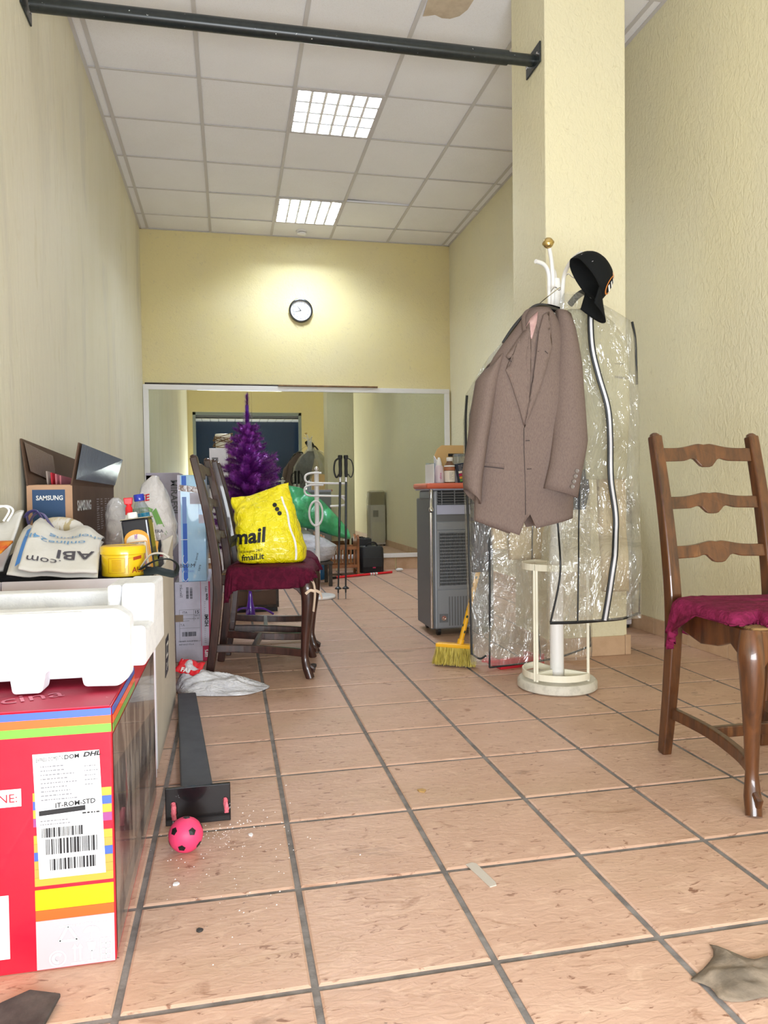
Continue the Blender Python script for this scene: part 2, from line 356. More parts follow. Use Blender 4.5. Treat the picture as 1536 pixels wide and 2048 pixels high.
# clock
t = thing('wall_clock', 'round black rimmed wall clock with a white dial', 'clock', (.743, YB, 2.683))
G().lathe([(.122, 0), (.124, .02), (.118, .034), (.108, .036), (.102, .024), (.102, 0)], 40, ax=(0, -1, 0)).build('rim', 'blackgloss', t, smooth=True)
M['dial'] = mat('dial_white', (232, 232, 230), .6)
G().lathe([(.102, .0), (.102, .014)], 40, ax=(0, -1, 0)).build('dial', 'dial', t)
for k in range(1, 13):
    a = radians(90-30*k); text(t, str(k), .034, (.080*cos(a), -.0145, .080*sin(a)-.012), (1, 0, 0), (0, 0, 1), 'grey_print', 'numeral', align='CENTER')
def hand(a, l, w_, nm, d, tail=.02):
    a = radians(90-a); u = Vector((cos(a), 0, sin(a))); s_ = Vector((-sin(a), 0, cos(a))); o = Vector((0, -.016-d, 0)); q = Vector((0, -.0012, 0))
    p = [o-u*tail-s_*w_, o+u*l-s_*w_*.5, o+u*l+s_*w_*.5, o-u*tail+s_*w_]
    G().add(p+[v+q for v in p], [(0,1,2,3),(7,6,5,4),(0,4,5,1),(1,5,6,2),(2,6,7,3),(3,7,4,0)]).build(nm, 'black_print', t)
hand(322, .055, .004, 'hour_hand', 0, .004); hand(259, .084, .0022, 'minute_hand', .002, .004); hand(259+180, .025, .001, 'second_hand', .004, .06)
# ================================================================ ladder-back chairs
def wood(name, c1, c2, c3, rough=.35):
    return mat(name, c1, rough, coat=.4, stretch=(1, 1, .18), var=[(34, c2, .38, .66, 8, .6)], spots=[(9, c3, .62, .74, 8, .4)], bump=(60, .2, .002))
M['oak'] = wood('worn_oak', (98, 58, 28), (60, 34, 18), (146, 98, 56))
M['walnut'] = wood('dark_walnut', (70, 38, 30), (38, 22, 18), (98, 62, 50), .35)
M['rush'] = mat('rush_seat', (150, 116, 70), .8, stretch=(1, 9, 1), var=[(20, (96, 70, 40), .4, .6)], bump=(40, .6, .01))
def arc(pts, n=6):
    """smooth a polyline (Catmull-Rom)"""
    P = [Vector(p) for p in pts]; out = []
    for i in range(len(P)-1):
        a, b, c, d = P[max(i-1, 0)], P[i], P[i+1], P[min(i+2, len(P)-1)]
        for k in range(n):
            t = k/n; out.append(.5*((2*b)+(c-a)*t+(2*a-5*b+4*c-d)*t*t+(3*b-a-3*c+d)*t**3))
    return out+[P[-1]]
def lerp_list(vals, n):
    out = []
    for i in range(len(vals)-1):
        for k in range(n):
            t = k/n; a, b = vals[i], vals[i+1]
            out.append(tuple(x+(y-x)*t for x, y in zip(a, b)) if isinstance(a, tuple) else a+(b-a)*t)
    return out+[vals[-1]]
def make_chair(label, loc, rz, m):
    t = thing('dining_chair', label, 'chair', loc, rz)
    for s in (-1, 1):
        pts = arc([(s*.172, .235, 0), (s*.170, .205, .22), (s*.170, .19, .45), (s*.171, .225, .72), (s*.172, .285, .985)], 5)
        bp_ = G().tube(pts, lerp_list([(.017, .015), (.019, .018), (.021, .019), (.019, .018), (.016, .017)], 5), sq=True, ref=(0, 1, 0)).build('back_post', m, t, bevel=.005)
        G().lathe([(.016, 0), (.014, .006), (.006, .011)], 10, (s*.172, .285, .984)).build('post_cap', m, bp_, smooth=True)
        # cabriole front leg
        pts = arc([(s*.205, -.195, .46), (s*.214, -.206, .40), (s*.212, -.208, .33), (s*.203, -.196, .20), (s*.198, -.190, .10), (s*.204, -.200, .045), (s*.211, -.214, .0)], 5)
        fl_ = G().tube(pts, lerp_list([(.026, .026), (.033, .031), (.029, .028), (.020, .019), (.016, .016), (.021, .021), (.019, .02)], 5), 12, ref=(0, 1, 0)).build('front_leg', m, t, smooth=True)
        G().tube([(s*.207, -.212, .055), (s*.208, -.228, .042), (s*.208, -.226, .026)], [.009, .011, .007], 8).build('toe_scroll', m, fl_, smooth=True)
        pts = arc([(s*.166, .208, .135), (s*.150, .05, .125), (s*.168, -.10, .115), (s*.198, -.188, .11)], 5)
        G().tube(pts, (.017, .010), sq=True, ref=(0, 0, 1)).build('side_stretcher', m, t, bevel=.003)
        # side apron with scalloped lower edge
        pr = [(-.19, .462), (.19, .462), (.19, .425), (.10, .40), (.02, .385), (-.06, .395), (-.12, .415), (-.16, .39), (-.185, .36), (-.2, .36)]
        g = G().prism(pr, 'x', -.010, .010)
        g.warp(lambda v: Vector((s*(.205-.033*(v.y+.19)/.38)+v.x, v.y, v.z))).build('side_rail', m, t, bevel=.003)
    pr = [(-.2, .462), (.2, .462), (.2, .37), (.185, .36), (.16, .395), (.10, .42), (.05, .405), (0, .395), (-.05, .405), (-.10, .42), (-.16, .395), (-.185, .36), (-.2, .37)]
    G().prism(pr, 'y', -.212, -.192).build('front_rail', m, t, bevel=.003)
    G().box((-.165, .178, .42), (.165, .198, .462)).build('rear_rail', m, t, bevel=.003)
    G().tube([(-.150, .04, .125), (.150, .04, .125)], (.016, .010), sq=True, ref=(0, 0, 1)).build('cross_stretcher', m, t, bevel=.003)
    G().prism([(-.205, -.20), (.205, -.20), (.17, .18), (-.17, .18)], 'z', .446, .468).build('rush_seat', 'rush', t, bevel=.008)
    for z, y, h in ((.925, .270, .034), (.775, .238, .030), (.625, .206, .030)):
        top, bot = [], []
        for k in range(33):
            x = -1+k/16; xx = abs(x)
            zt = h*(.55+.55*math.exp(-(xx/.42)**2)*(1-.22*math.exp(-(xx/.08)**2))+.10*xx)
            zb = -h*(.52+.62*math.exp(-(xx/.20)**4)-.22*math.exp(-((xx-.32)/.12)**2)+.1*xx)
            top.append((x*.155, z+zt)); bot.append((x*.155, z+zb))
        g = G().prism(top+bot[::-1], 'y', -.008, .008)
        zz = z; yy = y
        g.warp(lambda v: Vector((v.x, yy+v.y+.22*(v.z-zz)+.012*(1-(v.x/.155)**2), v.z))).build('slat', m, t, bevel=.003)
    return t
M['burgundy'] = mat('burgundy_velvet', (128, 32, 72), .85, spec=.2, stretch=(1, 1, 1), var=[(30, (104, 22, 54), .4, .62, 6, 1)], bump=(60, .8, .006, 3, .4))
M['wine'] = mat('dark_wine_fabric', (92, 16, 44), .85, spec=.2, var=[(30, (70, 10, 34), .4, .62, 6, 1)], bump=(160, .6, .004, 3, .4))
M['elastic'] = mat('elastic_grey', (186, 180, 184), .8, var=[(60, (160, 150, 158), .4, .6)], stretch=(1, 1, 12))
M['tape'] = mat('beige_tie', (214, 190, 166), .8)
def cushion(label, loc, rz, m, skirt, inset=lambda a: 0, ruff=.010):
    t = thing('seat_cushion', label, 'cushion', loc, rz)
    nA, R_ = 132, []
    def rim(a, k):
        c, s = cos(a), sin(a); e = .2
        x = .238*abs(c)**e*(1 if c > 0 else -1); y = (.150 if s > 0 else .230)*abs(s)**e*(1 if s > 0 else -1)
        w_ = 1-.12*(y+.21)/.42
        return x*w_*k, y*k
    rings = []
    for k, z in ((.02, .499), (.3, .5), (.6, .499), (.85, .497), (.95, .493), (1.0, .484), (1.015, .474)):
        ring = []
        for i in range(nA):
            a = 2*pi*i/nA; x, y = rim(a, k*(1-inset(a)))
            wob = .006*nz((x, y, 0), 14, 2)+.003*nz((x, y, 0), 40, 3)
            ring.append((x, y, z+wob*(k < .96)))
        rings.append(ring)
    for q in range(1, 8):
        ring = []
        for i in range(nA):
            a = 2*pi*i/nA; d = skirt(a)*q/7; off = 1.02+.03*q/7
            x, y = rim(a, off*(1-inset(a)))
            w_ = ruff*(q/7)*(sin(a*33)+.6*sin(a*57+1))+.014*(q/7)*nz((a*3, q*.2, 0), 1.3, 5)
            nn = Vector((x, y, 0)).normalized()
            zz = .474-d+.006*nz((a*9, q, 1), 1, 1)
            ring.append((x+nn.x*w_, y+nn.y*w_, max(zz, .469) if inset(a) > .03 else zz))
        rings.append(ring)
    G().loft(rings, caps=False).build('cover', m, t, smooth=True, sharp=1.6, solid=.004)
    return t
def angd(a, b):
    d = (a-b+pi) % (2*pi)-pi; return d
# right-hand chair
cr = make_chair('worn brown oak ladder-back chair standing alone by the yellow wall', (1.478, 1.812, 0), 0, 'oak')
c = cushion('bright burgundy ruffled seat cover on the lone oak chair', (1.478, 1.812, 0), 0, 'burgundy', lambda a: .006+.12*math.exp(-(angd(a, radians(150))/.42)**2)+.035*math.exp(-(angd(a, radians(185))/.35)**2), lambda a: .34*math.exp(-(angd(a, radians(228))/.55)**2))
def band(z0, z1, m_, nm, r=.17):
    g = G().grid(lambda u, v: ((-1+2*u)*r, .178-.05*sin(pi*u)+.004*sin(u*70), z0+(z1-z0)*v-.030*sin(pi*u)), 60, 3)
    return g.build(nm, m_, c, smooth=True, solid=.003)
band(.396, .424, 'elastic', 'elastic_band', .15); band(.383, .397, 'burgundy', 'hanging_hem', .148)
# the pair on the left
c1 = make_chair('dark walnut ladder-back chair carrying the yellow plastic bag', (.152, 3.485, 0), radians(82), 'walnut')
cu1 = cushion('dark wine seat cover under the yellow plastic bag', (.152, 3.485, 0), radians(82), 'wine', lambda a: .03+.10*math.exp(-(angd(a, radians(135))/.5)**2)+.035*math.exp(-(angd(a, radians(185))/.5)**2)+.04*math.exp(-(angd(a, radians(20))/.5)**2))
G().tube(arc([(-.214, -.20, .455), (-.236, -.232, .43), (-.246, -.24, .38), (-.236, -.232, .30)]), (.006, .0015), 6).build('tie_ribbon', 'tape', cu1, smooth=True)
G().tube(arc([(-.246, -.24, .395), (-.225, -.262, .38), (-.20, -.27, .35)]), (.006, .0015), 6).build('tie_ribbon', 'tape', cu1, smooth=True)
G().tube(arc([(-.246, -.24, .39), (-.25, -.22, .395), (-.25, -.20, .38)]), (.006, .0015), 6).build('tie_ribbon', 'tape', cu1, smooth=True)
c2 = make_chair('dark walnut ladder-back chair half hidden behind its twin', (.215, 3.985, 0), radians(88), 'walnut')
cushion('dark wine seat cover on the half hidden walnut chair', (.215, 3.985, 0), radians(88), 'wine', lambda a: .05+.05*math.exp(-(angd(a, radians(-45))/.5)**2))
# yellow bag
M['yellow_bag'] = mat('yellow_polythene', (246, 232, 22), .28, spec=.5, coat=.25, var=[(7, (236, 216, 10), .45, .65)], bump=(22, .8, .018, 4, 1.8))
t = thing('plastic_bag', 'bright yellow plastic mailing bag printed in black, stood on a chair', 'bag', (.17, 3.46, .505), radians(-6))
rows = [(.0, .145, .095, .015, 0), (.012, .158, .108, .015, 0), (.06, .158, .112, .01, 0), (.12, .15, .105, 0, 0), (.18, .143, .088, -.01, .03), (.23, .136, .062, -.022, .12), (.265, .132, .034, -.034, .22), (.285, .130, .014, -.04, .29), (.30, .131, .005, -.04, .32)]
def bagy(x, z):
    for i in range(len(rows)-1):
        if rows[i][0] <= z <= rows[i+1][0]:
            f = (z-rows[i][0])/(rows[i+1][0]-rows[i][0]); a, b = rows[i], rows[i+1]
            return [a[q]+(b[q]-a[q])*f for q in range(5)]
    return rows[-1]
def ring(r, n=64):
    z, rx, ry, cx, tl = r; out = []
    for k in range(n):
        a = 2*pi*k/n; c_, s_ = cos(a), sin(a)
        x = cx+rx*abs(c_)**.6*(1 if c_ > 0 else -1); y = ry*abs(s_)**.75*(1 if s_ > 0 else -1)
        out.append((x, y, z+tl*max(x-cx+.06, -.03)*(1.0 if x > cx else .4)))
    return out
rr = []
for i in range(31):
    rr.append(ring(bagy(0, .30*i/30)))
g = G().loft(rr)
crumple(g, .015, 15, 3, lambda v: min(1, max(0, v.z)/.05)*(1 if v.y > -.02 else .75))
yb = g.build('bag_body', 'yellow_bag', t, smooth=True, sharp=2)
bm = bmesh.new(); bm.from_mesh(yb.data); from mathutils.bvhtree import BVHTree
bvh = BVHTree.FromBMesh(bm); bm.free()
def wrap(o, tree, d=(0, 1, 0), off=.0035):
    """lay flat lettering on a curved body"""
    d = Vector(d)
    bm = bmesh.new(); bm.from_mesh(o.data)
    bmesh.ops.triangulate(bm, faces=bm.faces)
    es = [e for e in bm.edges if e.calc_length() > .012]
    bmesh.ops.subdivide_edges(bm, edges=es, cuts=2)
    bm.to_mesh(o.data); bm.free()
    for v in o.data.vertices:
        h = tree.ray_cast(v.co-d*.6, d)
        if h[0]: v.co = h[0]-d*off
def onbag(s, size, x, z, up=(.06, 0, 1), bold=0, m_='black_print'):
    o = text(t, s, size, (x, -.2, z), (1, 0, .10), up, m_, bold=bold); wrap(o, bvh); return o
onbag('mail', .092, -.155, .085, bold=.0028); onbag('di bisogno 24/7', .017, -.125, .046); onbag('fmail.it', .038, -.115, .012, bold=.0008)
for k in range(3):
    g = G().lathe([(.010, 0), (.010, .001), (.007, .001), (.007, 0)], 14, ax=(0, -1, 0)); g.warp(lambda v: v+Vector((.035+.011*k, -.2, .262-.019*k)))
    wrap(g.build('printed_icon', 'black_print', t), bvh)
g = G(); pts = [(.066, .30), (.075, .27), (.092, .225), (.103, .16), (.124, .10), (.13, .05), (.128, .012)]
sp = arc([(a, -.2, b) for a, b in pts], 6)
g.add([p+Vector((-.0045, 0, 0)) for p in sp]+[p+Vector((.0045, 0, 0)) for p in sp], [(i, i+1, len(sp)+i+1, len(sp)+i) for i in range(len(sp)-1)])
wrap(g.build('seal_strip', 'white_print', t), bvh)
# ================================================================ pile along the left wall
def carton_mat(name, c, c2=None, rough=.6, sc=6): return mat(name, c, rough, spec=.3, var=[(sc, c2 or tuple(int(v*.92) for v in c), .42, .66)], bump=(70, .08, .003))
X_, Y_, Z_ = (1, 0, 0), (0, 1, 0), (0, 0, 1)
# --- red appliance carton with courier label
M['red_carton'] = mat('red_carton', (214, 18, 48), .32, coat=.3, var=[(3, (226, 30, 56), .45, .65)], bump=(9, .12, .01))
M['red_top'] = mat('red_carton_top', (172, 30, 60), .6, var=[(6, (156, 22, 50), .4, .65)], spots=[(40, (226, 190, 196), .70, .78)])
t = thing('appliance_carton', 'big red carton with coloured stripes and a courier label', 'carton', (-.21, 1.35, 0))
x0 = -.592
G().box((x0, 0, 0), (0, .73, .452)).build('carton_body', 'red_carton', t, bevel=.004)
G().box((x0, .002, .4522), (-.002, .73, .4545)).build('top_flaps', 'red_top', t)
cols = {'blue': (66, 96, 190), 'orange': (244, 96, 36), 'green': (108, 166, 60), 'yellow': (252, 200, 8), 'amber': (246, 160, 60), 'violet': (150, 70, 130), 'olive': (170, 150, 70), 'lightgrey': (186, 178, 182)}
for k, v in cols.items(): M['p_'+k] = mat('print_'+k, v, .4, coat=.2)
def fr(x, z, w_, h, m_, nm='stripe', y=0): return panel(t, nm, (x, y, z), X_, Z_, w_, h, m_)
fr(x0, .438, -x0, .0125, 'p_blue'); fr(x0, .4235, -x0, .0145, 'p_orange'); fr(x0, .4085, -x0, .015, 'p_green')
seq = ['amber', 'blue', 'amber', 'violet', None, 'amber', 'olive', 'blue', 'olive', 'olive', 'amber']
z = .312
for s in seq:
    if s: fr(-.130, z-.0148, .128, .0145, 'p_'+s)
    z -= .0148
fr(-.130, .107, .128, .0355, 'p_yellow'); fr(-.130, .0885, .128, .018, 'p_orange')
fr(-.130, .003, .128, .085, 'p_lightgrey', 'grey_print_panel')
# label on the front
lb = panel(t, 'courier_label', (-.122, -.0012, .162), X_, (-.03, 0, 1), .108, .217, 'white_print', .001)
fy = -.0025
text(lb, 'EXPRESS DOMESTIC', .009, (-.123, fy, .3655), (1, 0, .05), Z_, 'black_print', sx=.56); text(lb, 'DOM', .0105, (-.0775, fy, .3672), (1, 0, .05), Z_, 'black_print', bold=.0002); text(lb, 'DHL', .0115, (-.047, fy, .3690), (1, 0, .05), (.3, 0, 1), 'black_print', sx=1.25, bold=.0005)
rows_of_text(lb, (-.116, fy, .356), X_, Z_, .06, 9, .0072, .004, seed=4)
rows_of_text(lb, (-.045, fy, .352), X_, Z_, .022, 5, .008, .0035, seed=9)
text(lb, 'IT-ROM-STD', .012, (-.094, fy, .284), (1, 0, .05), Z_, 'black_print', bold=.0002)
panel(lb, 'black_bar', (-.120, fy, .272), (1, 0, .05), Z_, .075, .0085, 'black_print')
rows_of_text(lb, (-.118, fy, .262), X_, Z_, .05, 2, .006, .0035, seed=5); rows_of_text(lb, (-.05, fy, .270), X_, Z_, .03, 1, .006, .005, seed=6, material='black_print')
barcode(lb, (-.116, fy, .234), X_, Z_, .066, .0165, 1); barcode(lb, (-.110, fy, .204), X_, Z_, .083, .027, 2); barcode(lb, (-.104, fy, .176), X_, Z_, .074, .02, 3)
# carton symbols on the grey panel
def sym(nm, g): return g.build(nm, 'white_print', t)
def ln(g, pts, w_=.0025, closed=False):
    P = [Vector((a, -.0022, b)) for a, b in pts]
    if closed: P.append(P[0])
    for a, b in zip(P[:-1], P[1:]):
        d = (b-a).normalized(); s_ = Vector((-d.z, 0, d.x))*w_/2
        g.add([a-s_, b-s_, b+s_, a+s_], [(0, 1, 2, 3)])
    return g
c_ = (-.078, .058); tri = [(c_[0]+.017*cos(radians(a)), c_[1]+.017*sin(radians(a))) for a in (90, 210, 330)]
sym('recycling_symbol', ln(G(), tri, .004, True))
g = G(); c_ = (-.040, .060); pts = [(c_[0]+.013*cos(radians(a)), c_[1]+.010*sin(radians(a))) for a in range(0, 181, 20)]
g.add([(a, -.0022, b) for a, b in pts], [tuple(range(len(pts)))]); ln(g, [(c_[0], c_[1]), (c_[0], c_[1]-.014), (c_[0]-.004, c_[1]-.016)], .002)
for k in range(4): ln(g, [(c_[0]-.011+k*.006, c_[1]+.013), (c_[0]-.008+k*.006, c_[1]+.018)], .0015)
sym('umbrella_symbol', g)
g = G(); c_ = (-.096, .020); ln(g, [(c_[0]+.013*cos(radians(a)), c_[1]+.013*sin(radians(a))) for a in range(0, 361, 20)], .0022); ln(g, [(c_[0]+.007*cos(radians(a)), c_[1]+.007*sin(radians(a))) for a in range(40, 300, 20)], .005); sym('cycle_symbol', g)
g = G()
for dx in (0, .009):
    ln(g, [(-.068+dx, .012), (-.068+dx, .034)], .003); g.add([(-.0725+dx, -.0022, .034), (-.0635+dx, -.0022, .034), (-.068+dx, -.0022, .042)], [(0, 1, 2)])
ln(g, [(-.074, .008), (-.053, .008)], .003); sym('this_way_up_symbol', g)
g = G(); g.add([(-.047, -.0022, .042), (-.033, -.0022, .042), (-.0345, -.0022, .030), (-.040, -.0022, .025), (-.0455, -.0022, .030)], [(0, 1, 2, 3, 4)]); ln(g, [(-.040, .027), (-.040, .010)], .002); ln(g, [(-.047, .009), (-.033, .009)], .003); sym('fragile_symbol', g)
g = G(); ln(g, [(-.025, .008), (-.008, .008), (-.008, .046), (-.025, .046)], .0018, True)
for q in range(1, 4): ln(g, [(-.025, .008+q*.0095), (-.008, .008+q*.0095)], .0015)
ln(g, [(-.0165, .008), (-.0165, .046)], .0015); sym('stacking_symbol', g)
text(t, 'whirlpool is a registered trademark', .0062, (-.004, -.0012, .0765), (-1, 0, 0), (0, 0, -1), 'white_print').data.flip_normals()
panel(t, 'text_plate', (-.20, -.001, .292), X_, Z_, .052, .030, 'white_print'); text(t, 'CUISINE:', .021, (-.153, -.002, .300), X_, Z_, 'red_print', align='RIGHT')
panel(t, 'white_patch', (-.26, -.001, .03), X_, Z_, .088, .11, 'white_print')
g = G(); ln(g, [(-.30, .24), (-.192, .24)], .0015); ln(g, [(-.30, .197), (-.194, .197)], .0015); sym('printed_rule', g)
# side face artwork: photo-like grey streaks
M['side_art'] = mat('carton_side_photo', (150, 140, 130), .25, coat=.4, stretch=(1, 1.6, .5), var=[(7, (60, 54, 56), .44, .58, 6, 1), (5, (190, 184, 178), .6, .75, 6, 1)], spots=[(6, (180, 50, 50), .66, .72), (9, (90, 110, 70), .70, .76)])
g = G().add([(.0008, .012, .01), (.0008, .715, .01), (.0008, .715, .40), (.0008, .012, .40)], [(0, 1, 2, 3)]); g.build('side_picture', 'side_art', t)
panel(t, 'stripe', (.0008, .012, .42), Y_, Z_, .3, .014, 'p_orange'); panel(t, 'stripe', (.0008, .012, .405), Y_, Z_, .3, .014, 'p_green'); panel(t, 'stripe', (.0008, .012, .436), Y_, Z_, .3, .013, 'p_blue')
M['pink_print'] = mat('pale_pink_print', (206, 110, 130), .6)
text(t, 'Cucina', .068, (-.27, .02, .4546), (1, .35, 0), (-.35, 1, 0), 'pink_print')
# --- styrofoam tray
M['foam'] = mat('styrofoam', (240, 241, 244), .7, spec=.3, var=[(40, (230, 231, 235), .45, .65)], bump=(220, .35, .004, 2))
t = thing('foam_packing_tray', 'white polystyrene packing tray lying on the red carton', 'foam packing', (-.19, 1.44, .458), radians(-2))
fp = [(-.585, .03), (-.50, .03), (-.49, .055), (-.42, .055), (-.41, .0), (-.365, 0), (-.355, .008)]
fp = [(-.60, .012), (-.52, .012), (-.515, .042), (-.44, .042), (-.435, .012), (-.36, .010), (-.272, .010), (-.268, .042), (-.212, .042), (-.206, .0), (-.155, .0), (-.148, .040), (-.088, .040), (-.082, .008), (-.02, .006), (.0, .022), (.002, .135), (-.02, .152), (-.60, .148)]
G().prism(fp, 'y', 0, .055).build('front_wall', 'foam', t, bevel=.007, seg=3)
G().box((-.60, -.014, .052), (-.078, .0, .078)).box((-.60, -.014, .112), (-.078, 0, .150)).build('raised_ledge', 'foam', t, bevel=.004)
G().prism([(.055, .03), (.35, .03), (.35, .175), (.20, .175), (.17, .10), (.09, .10), (.055, .11)], 'x', -.045, .022).build('side_wall', 'foam', t, bevel=.007, seg=3)
G().prism([(.20, .11), (.345, .11), (.345, .172), (.20, .172)], 'x', -.075, -.046).build('corner_block', 'foam', t, bevel=.006)
G().box((-.60, .29, .03), (-.076, .35, .15)).build('back_wall', 'foam', t, bevel=.006)
G().box((-.60, .056, .012), (-.046, .289, .05)).build('tray_floor', 'foam', t, bevel=.004)
# --- leaning white board
M['white_card'] = mat('white_card', (232, 230, 236), .6, var=[(5, (222, 220, 226), .4, .65)])
tag(G().prism([(2.21, 0), (2.222, 0), (2.262, .42), (2.250, .42)], 'x', -.50, -.222).build('white_board', 'white_card'), 'loose white board leaning between the red carton and the open box', 'board')
# --- white open box
M['beige_card'] = mat('beige_card', (206, 198, 186), .65, var=[(4, (196, 188, 176), .4, .65)])
t = thing('storage_box', 'open white cardboard box filled with bags and tins', 'box', (-.80, 2.28, 0))
W, D, Hb = .575, .76, .575
G().box((0, 0, 0), (W, .008, Hb)).build('front_panel', 'white_card', t)
G().box((0, D-.008, 0), (W, D, Hb)).build('back_panel', 'white_card', t)
G().box((0, .008, 0), (.008, D-.008, Hb)).build('left_panel', 'white_card', t)
G().box((W-.008, .008, 0), (W, D-.008, Hb)).build('right_panel', 'beige_card', t)
G().box((.008, .008, 0), (W-.008, D-.008, .01)).build('bottom_panel', 'white_card', t)
G().prism([(-.002, Hb), (-.004, Hb+.002), (-.024, Hb-.105), (-.019, Hb-.106)], 'x', .16, W-.03).build('front_flap', 'white_card', t)
G().prism([(-.002, Hb), (-.004, Hb+.002), (-.020, Hb-.125), (-.015, Hb-.126)], 'x', .0, .156).build('front_flap', 'white_card', t)
G().add([(W-.004, .42, Hb), (W-.004, D, Hb), (W-.035, D, Hb+.085), (W-.0, D-.02, Hb+.085), (W-.03, .62, Hb+.07)], [(0, 1, 3, 4)]).build('side_flap', 'beige_card', t, solid=.005)
M['navy_print'] = mat('navy_print', (34, 42, 62), .5)
e = Vector((0, 1, 0)); 
g = G().add([(W+.001, .295, .20), (W+.001, .42, .20), (W+.001, .46, .325), (W+.001, .335, .325)], [(0, 1, 2, 3)]); g.build('square_emblem', 'navy_print', t)
g = G().add([(W+.0018, .335, .258), (W+.0018, .405, .258), (W+.0018, .425, .305), (W+.0018, .355, .305)], [(0, 1, 2, 3)]); g.build('emblem_mark', 'white_print', t)
g = G().add([(W+.0024, .352, .268), (W+.0024, .397, .268), (W+.0024, .408, .296), (W+.0024, .363, .296)], [(0, 1, 2, 3)]); g.build('emblem_mark', 'navy_print', t)
text(t, 'Quick', .034, (W+.001, .318, .222), (0, 1, 0), (0, .3, 1), 'white_print', sx=1.1)
# stuffing that fills the box
M['navy_cloth'] = mat('navy_cloth', (22, 24, 34), .85, var=[(20, (40, 42, 52), .45, .65)], bump=(30, .5, .01))
g = G().grid(lambda u, v: (-.785+.52*u, 2.295+.70*v, .515+.11*v+.035*nz((u*3, v*4, 0), 1.4, 1)), 34, 34)
g.build('folded_clothes', 'navy_cloth', smooth=True, solid=.02); o = bpy.data.objects['folded_clothes']; tag(o, 'black and navy clothes folded inside the open white box', 'clothes')
M['flame'] = mat('orange_print_cloth', (240, 150, 30), .8, var=[(9, (220, 70, 20), .4, .6)])
g = G().grid(lambda u, v: (-.775+.11*u, 2.36+.13*v, .635+.02*u+.045*v-.02*u*v), 6, 6); tag(g.build('printed_cloth', 'flame', smooth=True, solid=.006), 'orange and yellow printed cloth beneath the white paper bags', 'cloth')
# --- paper shopping bags
M['paper'] = mat('white_paper', (234, 232, 228), .5, coat=.2, var=[(6, (226, 224, 220), .4, .65)], bump=(14, .35, .01, 4, 1))
M['blue_edge'] = mat('blue_print', (40, 130, 220), .5); M['lightblue_print'] = mat('lightblue_print', (96, 156, 206), .5); M['dkgrey_print'] = mat('dark_grey_print', (72, 68, 80), .5)
t = thing('paper_bag', 'flat white paper shopping bag with upside-down lettering across the box', 'paper bag', (-.47, 2.27, .598))
ux, uy = Vector((.085, -.01, .012)).normalized(), Vector((-.22, .60, .115)).normalized()
def pb(u, v, k=0):
    """u along the lower edge, v up the slope"""
    base = Vector((-.125, .0, .015))*(1-u)+Vector((.085, .02, -.008))*u
    p = base+Vector((-.06, .53, .100))*v*(1-.12*u)
    p.z += .018*sin(u*9+1.5*v)*v+.012*nz((u*4, v*4, 0), 1, 2)+.035*sin(pi*v)*(.4+.6*u)+.026*(1-u)*sin(pi*v*.9)
    return p
G().grid(lambda u, v: pb(u, v), 26, 34).build('bag_sheet', 'paper', t, smooth=True, solid=.006, sharp=2)
G().grid(lambda u, v: pb(u, v*.9)*.97+Vector((.0-.04*(1-u)**2, .02, -.016)), 18, 24).build('bag_back_sheet', 'paper', t, smooth=True, solid=.004, sharp=2)
g = G(); N_ = 20
g.add([pb(.015, .06+.5*i/N_)+Vector((-.002, -.004, .002)) for i in range(N_+1)]+[pb(.0, .06+.5*i/N_)+Vector((-.012, -.008, -.008)) for i in range(N_+1)], [(i, i+1, N_+2+i, N_+1+i) for i in range(N_)]).build('blue_gusset', 'blue_edge', t)
def on_sheet(body, size, u0, v0, m_, bold=0, sx=1):
    o = text(t, body, size, (0, 0, 0), (1, 0, 0), (0, 1, 0), m_, bold=bold, sx=sx)
    for v in o.data.vertices:      # text runs backwards down the sheet: it is upside down for the viewer
        u, w_ = u0-v.co.x/.235, v0-v.co.y/.55
        v.co = pb(u, w_)+Vector((0, -.0015, .0055))
    return o
on_sheet('ABI', .085, .93, .26, 'dkgrey_print', .0012, .95); on_sheet('.com', .055, .52, .13, 'dkgrey_print'); on_sheet('online24h', .05, .80, .42, 'lightblue_print'); on_sheet('shopping', .05, 1.02, .56, 'lightblue_print')
t = thing('paper_bag', 'white paper carrier bag with a twisted rope handle', 'paper bag', (-.72, 2.45, .625))
G().grid(lambda u, v: (-.075+.118*u, -.05+.25*v+.02*u, .0+.125*v+.02*sin(u*5+v*3)+.01*nz((u*3, v*3, 4), 1)-.01*u*(1-v)), 16, 16).build('bag_sheet', 'paper', t, smooth=True, solid=.008, sharp=2)
for dx in (0, .012):
    G().tube(arc([(-.035+dx, .15, .11), (-.045+dx, .16, .15), (-.01+dx, .165, .165), (.012+dx, .165, .15), (-.005+dx, .16, .115)]), .0035, 8).build('rope_handle', 'white_print', t, smooth=True)
